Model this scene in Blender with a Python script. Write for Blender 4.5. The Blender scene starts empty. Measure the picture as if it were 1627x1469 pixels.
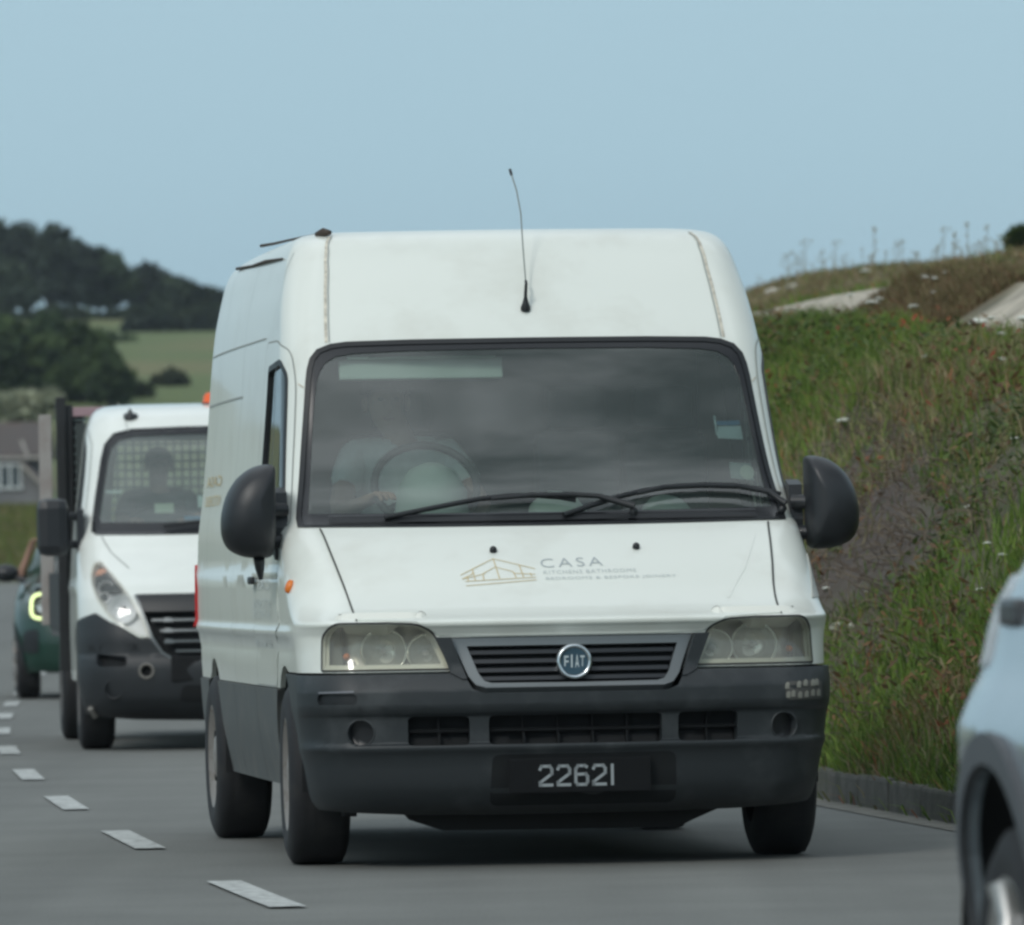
import bpy, bmesh, math, random
import numpy as np
from mathutils import Vector, Matrix
random.seed(7); rng=np.random.default_rng(11)
R=math.radians
SC=bpy.context.scene; COL=SC.collection

# ------------------------------------------------------------------ camera
FPX=13000.; CAMH=1.09; PITCH=math.atan(165.5/FPX); ROLL=R(1.0)
cd=bpy.data.cameras.new('camera'); cam=bpy.data.objects.new('camera',cd); COL.objects.link(cam)
fw=Vector((0,math.cos(PITCH),math.sin(PITCH)));u0=Vector((0,-math.sin(PITCH),math.cos(PITCH)));r0=Vector((1,0,0))
rr_=r0*math.cos(ROLL)-u0*math.sin(ROLL);uu_=r0*math.sin(ROLL)+u0*math.cos(ROLL)
M=Matrix((rr_,uu_,-fw)).transposed().to_4x4(); M.translation=Vector((0,0,CAMH)); cam.matrix_world=M
cd.sensor_width=36.; cd.sensor_fit='HORIZONTAL'; cd.lens=FPX/1627*36.; cd.clip_start=.5; cd.clip_end=8000
cd.dof.use_dof=True; cd.dof.focus_distance=30.3; cd.dof.aperture_fstop=8.5
SC.camera=cam
# ------------------------------------------------------------------ world, sun, exposure
SUN_EL=R(36); SUN_AZ=R(209)      # azimuth clockwise from +Y: behind and to the right of the camera
w=bpy.data.worlds.new('World'); SC.world=w; w.use_nodes=True; nt=w.node_tree; nt.nodes.clear()
def wn(t,**k):
    n=nt.nodes.new(t)
    for a,b in k.items(): setattr(n,a,b)
    return n
sky=wn('ShaderNodeTexSky',sky_type='NISHITA',sun_disc=False,sun_elevation=SUN_EL,sun_rotation=SUN_AZ,air_density=1.0,dust_density=2.0,ozone_density=1.5)
sm=wn('ShaderNodeVectorMath',operation='SCALE'); sm.inputs['Scale'].default_value=.10
nt.links.new(sky.outputs[0],sm.inputs[0])
tc=wn('ShaderNodeTexCoord'); sp=wn('ShaderNodeSeparateXYZ'); nt.links.new(tc.outputs['Generated'],sp.inputs[0])
# thin high overcast: colour by elevation, with broken darker cloud overhead
ramp=wn('ShaderNodeValToRGB'); nt.links.new(sp.outputs['Z'],ramp.inputs[0])
cr=ramp.color_ramp; cr.elements[0].position=0.0; cr.elements[0].color=(.345,.515,.625,1)
e=cr.elements.new(.05); e.color=(.400,.600,.715,1)
e=cr.elements.new(.30); e.color=(.52,.68,.76,1)
cr.elements[-1].position=.8; cr.elements[-1].color=(.80,.86,.90,1)
ns=wn('ShaderNodeTexNoise'); ns.inputs['Scale'].default_value=2.3; ns.inputs['Detail'].default_value=5; nt.links.new(tc.outputs['Generated'],ns.inputs['Vector'])
nr=wn('ShaderNodeValToRGB'); nt.links.new(ns.outputs[0],nr.inputs[0])
nr.color_ramp.elements[0].position=.42; nr.color_ramp.elements[0].color=(.22,.24,.26,1); nr.color_ramp.elements[1].position=.62; nr.color_ramp.elements[1].color=(1.75,1.75,1.75,1)
el=wn('ShaderNodeMapRange'); el.inputs['From Min'].default_value=.3; el.inputs['From Max'].default_value=.7; nt.links.new(sp.outputs['Z'],el.inputs[0])
mc=wn('ShaderNodeMix',data_type='RGBA'); nt.links.new(el.outputs[0],mc.inputs[0]); mc.inputs[6].default_value=(1,1,1,1); nt.links.new(nr.outputs[0],mc.inputs[7])
mu=wn('ShaderNodeMix',data_type='RGBA',blend_type='MULTIPLY'); mu.inputs[0].default_value=1; nt.links.new(ramp.outputs[0],mu.inputs[6]); nt.links.new(mc.outputs[2],mu.inputs[7])
mx=wn('ShaderNodeMix',data_type='RGBA'); mx.inputs[0].default_value=.88; nt.links.new(sm.outputs[0],mx.inputs[6]); nt.links.new(mu.outputs[2],mx.inputs[7])
bg=wn('ShaderNodeBackground'); bg.inputs[1].default_value=1.0; nt.links.new(mx.outputs[2],bg.inputs[0])
wo=wn('ShaderNodeOutputWorld'); nt.links.new(bg.outputs[0],wo.inputs[0])
ld=bpy.data.lights.new('sun','SUN'); ld.energy=1.15; ld.angle=R(12); ld.color=(1,.97,.92)
sun=bpy.data.objects.new('sun',ld); COL.objects.link(sun)
sd=Vector((math.sin(SUN_AZ)*math.cos(SUN_EL),math.cos(SUN_AZ)*math.cos(SUN_EL),math.sin(SUN_EL)))
sun.rotation_euler=sd.to_track_quat('Z','Y').to_euler()
SC.view_settings.view_transform='Standard'; SC.view_settings.look='None'; SC.view_settings.exposure=0.0; SC.view_settings.gamma=1
SC.cycles.filter_width=2.8

# ------------------------------------------------------------------ materials
MATS={}
def mat(name,col,rough=.6,metal=0,coat=0,var=0,vscale=8,dirt=None,dscale=3,damt=0,bump=0,bscale=60,emit=None,attr=None,spec=.5,alpha=1,clampdirt=(.5,.7)):
    if name in MATS: return MATS[name]
    m=bpy.data.materials.new(name); m.use_nodes=True; t=m.node_tree; b=t.nodes['Principled BSDF']; L=t.links
    b.inputs['Base Color'].default_value=(*col,1); b.inputs['Roughness'].default_value=rough; b.inputs['Metallic'].default_value=metal
    b.inputs['Coat Weight'].default_value=coat; b.inputs['Coat Roughness'].default_value=.06; b.inputs['Specular IOR Level'].default_value=spec
    tc=t.nodes.new('ShaderNodeTexCoord'); src=None
    if attr:
        a=t.nodes.new('ShaderNodeAttribute'); a.attribute_name=attr; src=a.outputs['Color']
    if var:
        n=t.nodes.new('ShaderNodeTexNoise'); n.inputs['Scale'].default_value=vscale; n.inputs['Detail'].default_value=6; L.new(tc.outputs['Object'],n.inputs['Vector'])
        r=t.nodes.new('ShaderNodeMapRange'); r.inputs['To Min'].default_value=1-var; r.inputs['To Max'].default_value=1+var; r.inputs['From Min'].default_value=.3; r.inputs['From Max'].default_value=.7; L.new(n.outputs[0],r.inputs[0])
        s=t.nodes.new('ShaderNodeVectorMath'); s.operation='SCALE'
        if src: L.new(src,s.inputs[0])
        else: s.inputs[0].default_value=col
        L.new(r.outputs[0],s.inputs['Scale']); src=s.outputs[0]
    if dirt:
        n=t.nodes.new('ShaderNodeTexNoise'); n.inputs['Scale'].default_value=dscale; n.inputs['Detail'].default_value=8; n.inputs['Roughness'].default_value=.65; L.new(tc.outputs['Object'],n.inputs['Vector'])
        r=t.nodes.new('ShaderNodeMapRange'); r.inputs['From Min'].default_value=clampdirt[0]; r.inputs['From Max'].default_value=clampdirt[1]; r.inputs['To Max'].default_value=damt; L.new(n.outputs[0],r.inputs[0])
        x=t.nodes.new('ShaderNodeMix'); x.data_type='RGBA'; L.new(r.outputs[0],x.inputs[0])
        if src: L.new(src,x.inputs[6])
        else: x.inputs[6].default_value=(*col,1)
        x.inputs[7].default_value=(*dirt,1); src=x.outputs[2]
    if src: L.new(src,b.inputs['Base Color'])
    if bump:
        n=t.nodes.new('ShaderNodeTexNoise'); n.inputs['Scale'].default_value=bscale; n.inputs['Detail'].default_value=4; L.new(tc.outputs['Object'],n.inputs['Vector'])
        q=t.nodes.new('ShaderNodeBump'); q.inputs['Strength'].default_value=bump; q.inputs['Distance'].default_value=.02; L.new(n.outputs[0],q.inputs['Height']); L.new(q.outputs[0],b.inputs['Normal'])
    if emit: b.inputs['Emission Color'].default_value=(*emit[:3],1); b.inputs['Emission Strength'].default_value=emit[3]
    MATS[name]=m; return m
def glass(name,tint,refl=1.6,rough=.015,haze=0,hcol=(.5,.5,.45),base=0.):
    m=bpy.data.materials.new(name); m.use_nodes=True; t=m.node_tree; t.nodes.clear(); L=t.links
    o=t.nodes.new('ShaderNodeOutputMaterial'); tr=t.nodes.new('ShaderNodeBsdfTransparent'); tr.inputs[0].default_value=(*tint,1)
    g=t.nodes.new('ShaderNodeBsdfGlossy'); g.inputs['Roughness'].default_value=rough; g.inputs[0].default_value=(1,1,1,1)
    f=t.nodes.new('ShaderNodeFresnel'); f.inputs[0].default_value=refl
    mr=t.nodes.new('ShaderNodeMath'); mr.operation='ADD'; mr.use_clamp=True; mr.inputs[1].default_value=base; L.new(f.outputs[0],mr.inputs[0])
    x=t.nodes.new('ShaderNodeMixShader'); L.new(mr.outputs[0],x.inputs[0])
    if haze:
        d=t.nodes.new('ShaderNodeBsdfDiffuse'); d.inputs[0].default_value=(*hcol,1); y=t.nodes.new('ShaderNodeMixShader'); y.inputs[0].default_value=haze
        L.new(tr.outputs[0],y.inputs[1]); L.new(d.outputs[0],y.inputs[2]); L.new(y.outputs[0],x.inputs[1])
    else: L.new(tr.outputs[0],x.inputs[1])
    L.new(g.outputs[0],x.inputs[2]); L.new(x.outputs[0],o.inputs[0]); MATS[name]=m; return m
WHITE=mat('white_paint',(.765,.795,.735),.32,coat=.35,dirt=(.42,.39,.31),dscale=2.6,damt=.30,clampdirt=(.5,.78))
WHITE2=mat('white_paint_clean',(.785,.815,.765),.28,coat=.6,var=.02)
SEAM=mat('seam_dark',(.035,.037,.036),.8)
SEAML=mat('seam_grey',(.34,.36,.34),.7)
RUST=mat('old_sealant',(.60,.56,.47),.8,var=.3,vscale=40)
PLAST=mat('bumper_plastic',(.021,.026,.029),.50,dirt=(.065,.072,.075),dscale=5,damt=.6,bump=.05,bscale=300)
PLAST2=mat('grey_cladding',(.085,.092,.09),.6,dirt=(.16,.15,.13),dscale=6,damt=.5)
BLACK=mat('black_plastic',(.012,.014,.016),.45)
MIRB=mat('mirror_plastic',(.016,.018,.021),.42,bump=.04,bscale=300)
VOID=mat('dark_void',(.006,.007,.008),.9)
RUB=mat('tyre_rubber',(.013,.014,.016),.75,dirt=(.04,.038,.035),dscale=9,damt=.4)
FRIT=mat('black_frit',(.02,.022,.025),.25)
CHROME=mat('chrome',(.62,.66,.68),.22,metal=1)
SILV=mat('silver_trim',(.17,.185,.19),.38,metal=.5)
RIM=mat('steel_rim',(.30,.28,.26),.5,metal=.4,dirt=(.12,.08,.05),dscale=20,damt=.7)
REFL=mat('reflector',(.80,.82,.78),.22,metal=.75)
HOUSEG=mat('lamp_housing',(.60,.60,.56),.3,metal=.45)
LENSD=mat('indicator_smoke',(.16,.17,.15),.3)
AMBER=mat('amber',(.75,.20,.03),.3)
RED=mat('red_lamp',(.45,.02,.02),.3)
GREYT=mat('interior_grey',(.16,.19,.185),.8,var=.15,vscale=12)
GREYL=mat('interior_light',(.50,.58,.54),.8)
SEATM=mat('seat_fabric',(.05,.055,.06),.9,bump=.2,bscale=120)
VISOR=mat('visor_cloth',(.62,.70,.64),.8)
PAPER=mat('paper',(.75,.82,.80),.7); BLUEP=mat('blue_print',(.08,.28,.48),.6); CREAM=mat('cream_paper',(.62,.66,.55),.7)
SKIN=mat('skin',(.46,.27,.20),.55,var=.08,vscale=30)
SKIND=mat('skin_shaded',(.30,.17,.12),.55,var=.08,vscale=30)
SHIRTW=mat('white_shirt',(.86,.88,.84),.85,var=.08,vscale=20)
SHIRTD=mat('dark_shirt',(.07,.08,.09),.85); HAIR=mat('dark_hair',(.03,.022,.018),.7); TROU=mat('trousers',(.04,.045,.06),.85)
GOLD=mat('gold_print',(.60,.50,.30),.6); GREYP=mat('grey_print',(.40,.44,.45),.6); GREYP2=mat('faded_print',(.53,.57,.56),.6)
EMBB=mat('emblem_blue',(.03,.07,.10),.3); EMBW=mat('emblem_letters',(.55,.62,.64),.35)
PLATE=mat('plate_black',(.006,.007,.008),.7,spec=.2); DIGIT=mat('plate_digits',(.30,.33,.34),.5)
WS=glass('windscreen_glass',(.66,.76,.72),1.72,.02,haze=.14,hcol=(.34,.41,.385))
WS2=glass('truck_windscreen_glass',(.58,.68,.65),1.72,.03,haze=.20,hcol=(.36,.44,.42))
SG=glass('side_glass',(.45,.55,.55),1.55,.01)
LENS=glass('cloudy_lens',(.88,.88,.81),1.5,.08,haze=.17,hcol=(.68,.67,.60))
LENSC=glass('clear_lens',(.95,.95,.95),1.45,.02,haze=.08,hcol=(.6,.62,.6))

# ---- car skin
def pchip(xs,ys):
    xs=np.array(xs,float);ys=np.array(ys,float);h=np.diff(xs);d=np.diff(ys)/h;m=np.zeros(len(xs))
    m[0]=d[0];m[-1]=d[-1]
    for i in range(1,len(xs)-1):
        if d[i-1]*d[i]>0:
            w1=2*h[i]+h[i-1];w2=h[i]+2*h[i-1];m[i]=(w1+w2)/(w1/d[i-1]+w2/d[i])
    def f(x):
        x=min(max(float(x),xs[0]),xs[-1]);i=min(int(np.searchsorted(xs,x,side='right'))-1,len(h)-1);i=max(i,0)
        t=(x-xs[i])/h[i]
        return ys[i]*(1+2*t)*(1-t)**2+h[i]*m[i]*t*(1-t)**2+ys[i+1]*t*t*(3-2*t)+h[i]*m[i+1]*t*t*(t-1)
    return f
class Surf:
    """car skin: s runs round the car from the nose centre (0) to the tail centre (+-6), z is height"""
    def __init__(s,Y0,W,bow,rx,ry,L,rr,disp=None,taper=.03,tstart=.6,ftaper=0.):
        s.Y0,s.W,s.bow,s.rx,s.ry,s.L,s.rr=[pchip(*q) if isinstance(q,(tuple,list)) else (lambda z,q=q:q) for q in (Y0,W,bow,rx,ry,L,rr)]
        s.disp=disp;s.taper=taper;s.ts=tstart;s.ft=ftaper
    def prm(s,z):
        Y0,W,b,rx,ry,L,rr=s.Y0(z),s.W(z),s.bow(z),s.rx(z),s.ry(z),s.L(z),s.rr(z)
        xc=W-rx;yc=Y0+b*(xc/W)**2;sl=2*b*xc/W/W;y1=yc+ry+sl*rx
        return Y0,W,b,rx,ry,L,rr,xc,yc,sl,y1
    def xs(s,y,W,y1,ye):
        q=max(0.,(y-(y1+(ye-y1)*s.ts)))/max(1e-6,(ye-y1)*(1-s.ts))
        f=max(0.,1-(y-y1)/1.2)
        return W-s.taper*q*q-s.ft*f*f
    def P(s,a,z,off=0.):
        if off:
            return s.P(a,z)+s.N(a,z)*off
        sg=1 if a>=0 else -1;a=abs(a);Y0,W,b,rx,ry,L,rr,xc,yc,sl,y1=s.prm(z)
        ye=L-rr;W1=W-s.ft
        if a<=.7: x=a/.7*(xc-s.ft);y=Y0+b*(x/W)**2
        elif a<=1.: t=(a-.7)/.3*math.pi/2;x=xc-s.ft+rx*math.sin(t);y=yc+ry*(1-math.cos(t))+sl*rx*math.sin(t)
        elif a<=5: y=y1+(a-1)/4*(ye-y1);x=s.xs(y,W,y1,ye)
        elif a<=5.3: t=(a-5)/.3*math.pi/2;x=W-s.taper-rr*(1-math.cos(t));y=ye+rr*math.sin(t)
        else: x=(W-s.taper-rr)*max(0,(6-a))/.7;y=L
        if s.disp: x+=s.disp(a,y,z)
        return np.array([sg*x,y,z])
    def N(s,a,z,e=2e-3):
        u=s.P(a+e,z)-s.P(a-e,z);v=s.P(a,z+e)-s.P(a,z-e);n=np.cross(u,v);l=np.linalg.norm(n)
        return n/l if l>1e-12 else np.array([0,0,1.])
    def f(s,x,z):   # front-view point -> (s,z)
        Y0,W,b,rx,ry,L,rr,xc,yc,sl,y1=s.prm(z);ax=abs(x);k=xc-s.ft
        a=ax/k*.7 if ax<=k else .7+.3*math.asin(min(1,(ax-k)/rx))/(math.pi/2)
        return (math.copysign(a,x),z)
    def sd(s,y,z,sg=-1):   # side-view point -> (s,z)
        Y0,W,b,rx,ry,L,rr,xc,yc,sl,y1=s.prm(z);ye=L-rr
        if y>=y1: a=1+4*(y-y1)/(ye-y1)
        else:
            lo,hi=.7,1.
            for _ in range(30):
                m=(lo+hi)/2
                if s.P(m,z)[1]<y: lo=m
                else: hi=m
            a=lo
        return (sg*a,z)
# ---- white van
def vdisp(a,y,z):
    d=0.
    if a>.9:
        k=min(1.,(a-.9)/.3)
        d+=k*(.007*math.exp(-((z-1.075)/.012)**2)+.012*math.exp(-((z-.86)/.02)**2)-.006*math.exp(-((z-.80)/.03)**2))
    return d
VW=([.15,.3,.4,.5,.7,.95,1.2,1.4,1.7,1.94,2.1,2.2,2.27,2.32,2.35,2.37,2.385],[.90,.925,.945,.96,.972,.985,.98,.957,.932,.915,.897,.876,.859,.838,.815,.782,.715])
VY=([.15,.2,.28,.4,.5,.62,.66,.84,.87,.892,.902,.915,.95,1.1,1.20,1.245,1.26,1.94,1.96,2.1,2.22,2.30,2.335,2.36,2.378,2.385],
    [.34,.12,.05,.02,0,0.0,.03,.088,.070,.052,.074,.122,.215,.465,.645,.74,.775,1.225,1.24,1.355,1.455,1.53,1.575,1.63,1.71,1.80])
VAN=Surf(VY,VW,bow=([.15,.7,1.24,1.3,2.,2.385],[.10,.11,.12,.13,.10,.10]),rx=([.15,.9,1.2,1.3,2.,2.385],[.2,.2,.14,.11,.12,.13]),ry=([.15,.9,1.2,1.3,2.,2.3,2.385],[.26,.26,.2,.16,.16,.15,.14]),
    L=([.15,1.2,2.385],[5.0,5.03,4.9]),rr=.12,taper=.03,tstart=.5,disp=vdisp)
# ---- object helpers
# ------------------------------------------------------------------ object helpers
def link(o,parent=None):  # returns the object
    COL.objects.link(o)
    if parent: o.parent=parent
    return o
def thing(name,label,cat,loc=(0,0,0),rz=0,group=None):
    o=bpy.data.objects.new(name,None); o.empty_display_size=.2; COL.objects.link(o); o.location=loc; o.rotation_euler=(0,0,rz)
    o['label']=label; o['category']=cat
    if group: o['group']=group
    return o
def tag(o,label=None,cat=None,group=None,kind=None):
    for k,v in (('label',label),('category',cat),('group',group),('kind',kind)):
        if v: o[k]=v
    return o
class MB:
    def __init__(s): s.v=[];s.f=[]
    def add(s,vs,fs,mi=0,smooth=False,nrm=None):
        b=len(s.v); s.v+= [tuple(map(float,p)) for p in vs]
        for k,f in enumerate(fs): s.f.append((tuple(i+b for i in f),mi,smooth,nrm[k] if nrm is not None else None))
        return s
    def box(s,c,d,mi=0,rot=None,bev=0.):
        c=Vector(c);hx,hy,hz=d[0]/2,d[1]/2,d[2]/2
        if bev<=0: bev=min(d)*.08
        bev=min(bev,min(d)*.45)
        bm=bmesh.new(); bmesh.ops.create_cube(bm,size=1.); bmesh.ops.scale(bm,vec=d,verts=bm.verts)
        bmesh.ops.bevel(bm,geom=bm.edges[:],offset=bev,segments=2,profile=.6,affect='EDGES')
        Rm=rot if rot is not None else Matrix.Identity(3)
        vs=[c+Rm@v.co for v in bm.verts]; fs=[[v.index for v in f.verts] for f in bm.faces]; bm.free()
        return s.add(vs,fs,mi,False)
    def tube(s,path,r,mi=0,n=10,cap=True):
        path=[Vector(p) for p in path]; rs=r if isinstance(r,(list,tuple)) else [r]*len(path); vs=[];N=len(path)
        t0=(path[1]-path[0]).normalized(); a=Vector((0,0,1)) if abs(t0.z)<.9 else Vector((1,0,0)); u=t0.cross(a).normalized()
        for i,p in enumerate(path):
            t=(path[min(i+1,N-1)]-path[max(i-1,0)]).normalized(); u=(u-t*u.dot(t)).normalized(); v=t.cross(u)
            for k in range(n): an=2*math.pi*k/n; vs.append(p+(u*math.cos(an)+v*math.sin(an))*rs[i])
        fs=[(i*n+k,i*n+(k+1)%n,(i+1)*n+(k+1)%n,(i+1)*n+k) for i in range(N-1) for k in range(n)]
        s.add(vs,fs,mi,True)
        if cap: s.add(vs[:n],[tuple(range(n))[::-1]],mi); s.add(vs[-n:],[tuple(range(n))],mi)
        return s
    def lathe(s,prof,c,axis=(1,0,0),mi=0,n=36,closed=False,squash=(1,1)):
        ax=Vector(axis).normalized(); a=Vector((0,0,1)) if abs(ax.z)<.9 else Vector((1,0,0)); u=a.cross(ax).normalized(); v=ax.cross(u); c=Vector(c); vs=[]
        for (h,r) in prof:
            for k in range(n): an=2*math.pi*k/n; vs.append(c+ax*h+u*(r*math.cos(an)*squash[0])+v*(r*math.sin(an)*squash[1]))
        m=len(prof); fs=[(i*n+k,i*n+(k+1)%n,((i+1)%m)*n+(k+1)%n,((i+1)%m)*n+k) for i in range(m if closed else m-1) for k in range(n)]
        return s.add(vs,fs,mi,True)
    def prism(s,pts,fn,d0,d1,mi=0,smooth=False):
        """outline pts (2D) extruded between depths d0,d1; fn(p,q,d)->3D"""
        n=len(pts); bm=bmesh.new(); vv=[bm.verts.new((p[0],p[1],0)) for p in pts]; ed=[bm.edges.new((vv[i],vv[(i+1)%n])) for i in range(n)]
        bmesh.ops.triangle_fill(bm,use_beauty=True,edges=ed); tri=[[v.index for v in f.verts] for f in bm.faces if True]
        bm.verts.index_update(); tri=[[v.index for v in f.verts] for f in bm.faces]; bm.free()
        A=[fn(p[0],p[1],d0) for p in pts]; B=[fn(p[0],p[1],d1) for p in pts]
        s.add(A,tri,mi); s.add(B,[t[::-1] for t in tri],mi)
        s.add(A+B,[(i,(i+1)%n,n+(i+1)%n,n+i) for i in range(n)],mi,smooth); return s
    def patch(s,S,outline,holes=(),off=0.,thick=.01,mi=0,gs=None,gz=.05,zex=(),rim=True,rmi=None,fn=None):
        """a panel of the skin S cut out by an outline in (s,z)"""
        bm=bmesh.new(); eds=[]
        for lp in [outline]+list(holes):
            q=[lp[0]]
            for p in lp[1:]:
                if abs(p[0]-q[-1][0])+abs(p[1]-q[-1][1])>1e-5: q.append(p)
            if abs(q[0][0]-q[-1][0])+abs(q[0][1]-q[-1][1])<1e-5: q.pop()
            vv=[bm.verts.new((p[0],p[1],0)) for p in q]; eds+=[bm.edges.new((vv[i],vv[(i+1)%len(vv)])) for i in range(len(vv))]
        bmesh.ops.triangle_fill(bm,use_beauty=True,edges=eds)
        a0=min(p[0] for p in outline);a1=max(p[0] for p in outline);z0=min(p[1] for p in outline);z1=max(p[1] for p in outline)
        if gs is None: gs=[.07*i for i in range(10)]+[.7+.025*i for i in range(13)]+[1+.1*i for i in range(1,40)]+[5,5.06,5.12,5.18,5.24,5.3]+[5.5,5.75]
        cuts=sorted(set([g for g in gs]+[-g for g in gs]))
        for c in cuts:
            if a0+1e-4<c<a1-1e-4: bmesh.ops.bisect_plane(bm,geom=bm.verts[:]+bm.edges[:]+bm.faces[:],dist=1e-6,plane_co=(c,0,0),plane_no=(1,0,0))
        zc=sorted(set([round(gz*i,4) for i in range(int(z0/gz),int(z1/gz)+2)]+list(zex)))
        for c in zc:
            if z0+1e-4<c<z1-1e-4: bmesh.ops.bisect_plane(bm,geom=bm.verts[:]+bm.edges[:]+bm.faces[:],dist=1e-6,plane_co=(0,c,0),plane_no=(0,1,0))
        bm.verts.index_update()
        uv=[(v.co.x,v.co.y) for v in bm.verts]
        if fn is None: P=[S.P(a,z) for a,z in uv]; N=[S.N(a,z) for a,z in uv]
        else: P,N=zip(*[fn(a,z) for a,z in uv])
        P=[np.array(p)+np.array(n)*off for p,n in zip(P,N)]
        fs=[];nn=[]
        for f in bm.faces:
            ix=[v.index for v in f.verts]; q=np.cross(P[ix[1]]-P[ix[0]],P[ix[2]]-P[ix[0]])
            if np.dot(q,N[ix[0]])<0: ix=ix[::-1]
            fs.append(ix); nn.append([tuple(N[i]) for i in ix])
        s.add(P,fs,mi,True,nn)
        if rim and thick>0:
            vs=[];rf=[]
            for e in bm.edges:
                if len(e.link_faces)==1:
                    i,j=e.verts[0].index,e.verts[1].index; b=len(vs)
                    vs+=[P[i],P[j],P[j]-np.array(N[j])*thick,P[i]-np.array(N[i])*thick]; rf.append((b,b+1,b+2,b+3))
            s.add(vs,rf,mi if rmi is None else rmi)
        bm.free(); return s
    def ribbon(s,S,pts,wd,off=.002,mi=0,step=.04,closed=False,raise_=0.,fn=None):
        q=[];P_=list(pts)+([pts[0]] if closed else [])
        PF=(lambda a,z:(S.P(a,z),S.N(a,z))) if fn is None else fn
        for (a,b) in zip(P_[:-1],P_[1:]):
            d=np.linalg.norm(PF(*a)[0]-PF(*b)[0]); n=max(1,int(d/step))
            for k in range(n): q.append((a[0]+(b[0]-a[0])*k/n,a[1]+(b[1]-a[1])*k/n))
        if not closed: q.append(P_[-1])
        pn=[PF(*p) for p in q]; X=[np.array(p)+np.array(n)*off for p,n in pn]; n=len(q); vs=[];ns=[]
        for i in range(n):
            if closed: t=X[(i+1)%n]-X[i-1]
            else: t=X[min(i+1,n-1)]-X[max(i-1,0)]
            t=t/max(1e-9,np.linalg.norm(t)); b=np.cross(pn[i][1],t); b/=max(1e-9,np.linalg.norm(b)); vs+=[X[i]-b*wd/2,X[i]+b*wd/2]; ns+=[pn[i][1]]*2
        fs=[];nn=[]
        for i in range(n if closed else n-1):
            j=(i+1)%n; f=(2*i,2*j,2*j+1,2*i+1); c=np.cross(vs[f[1]]-vs[f[0]],vs[f[2]]-vs[f[0]])
            if np.dot(c,ns[f[0]])<0: f=f[::-1]
            fs.append(f); nn.append([tuple(ns[k]) for k in f])
        return s.add(vs,fs,mi,True,nn)
    def build(s,name,mats,parent=None,loc=None):
        me=bpy.data.meshes.new(name); me.from_pydata(s.v,[],[f[0] for f in s.f])
        for m in (mats if isinstance(mats,(list,tuple)) else [mats]): me.materials.append(m)
        me.polygons.foreach_set('material_index',[f[1] for f in s.f]); me.polygons.foreach_set('use_smooth',[f[2] for f in s.f])
        if any(f[3] for f in s.f):
            ln=[]
            for f in s.f: ln+= list(f[3]) if f[3] else [(0,0,0)]*len(f[0])
            me.normals_split_custom_set([tuple(float(c) for c in q) for q in ln])
        me.update(); o=bpy.data.objects.new(name,me); link(o,parent)
        if loc is not None: o.location=loc
        return o
def rp(pts,r,n=5):
    """round the corners of a closed outline; r one number or one per corner"""
    out=[];N=len(pts)
    for i,p in enumerate(pts):
        p=np.array(p,float);a=np.array(pts[i-1],float);b=np.array(pts[(i+1)%N],float); ri=r[i] if isinstance(r,(list,tuple)) else r
        la=np.linalg.norm(a-p);lb=np.linalg.norm(b-p); q=min(ri,la*.49,lb*.49)
        if q<=1e-4: out.append(tuple(p)); continue
        A=p+(a-p)/la*q;B=p+(b-p)/lb*q
        for k in range(n+1): t=k/n; out.append(tuple(A*(1-t)**2+p*2*t*(1-t)+B*t*t))
    return out
def mir(pts): return [(-a,z) for a,z in pts][::-1]
def inset(pts,d,sc=(1,1)):
    """shrink an outline towards its inside by about d"""
    n=len(pts);A=sum(pts[i][0]*pts[(i+1)%n][1]-pts[(i+1)%n][0]*pts[i][1] for i in range(n)); sg=1 if A>0 else -1;out=[]
    for i in range(n):
        a=np.array(pts[i-1]);p=np.array(pts[i]);b=np.array(pts[(i+1)%n]); t=b-a; t=t/max(1e-9,np.linalg.norm(t)); nrm=np.array([-t[1],t[0]])*sg
        out.append((p[0]+nrm[0]*d*sc[0],p[1]+nrm[1]*d*sc[1]))
    return out
def text_mesh(txt,size,spacing=1.0,bold=0.):
    cu=bpy.data.curves.new('t','FONT'); cu.body=txt; cu.size=size; cu.space_character=spacing; cu.offset=bold; cu.resolution_u=3
    o=bpy.data.objects.new('t',cu); COL.objects.link(o); dg=bpy.context.evaluated_depsgraph_get(); me=bpy.data.meshes.new_from_object(o.evaluated_get(dg))
    vs=[(v.co.x,v.co.y) for v in me.vertices]; fs=[tuple(p.vertices) for p in me.polygons]
    bpy.data.objects.remove(o); bpy.data.meshes.remove(me); bpy.data.curves.remove(cu); return vs,fs
def put_text(mb,txt,x0,x1,zb,zt,place,mi=0,spacing=1.,bold=0.,slope=0.):
    """fit text into x0..x1, zb..zt; place(x,z)->3D"""
    vs,fs=text_mesh(txt,1.,spacing,bold); xa=min(v[0] for v in vs);xb=max(v[0] for v in vs);ya=min(v[1] for v in vs);yb=max(v[1] for v in vs)
    P=[place(x0+(v[0]-xa)/(xb-xa)*(x1-x0), zb+(v[1]-ya)/(yb-ya)*(zt-zb)+slope*(v[0]-xa)/(xb-xa)) for v in vs]
    mb.add(P,fs,mi)
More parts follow.
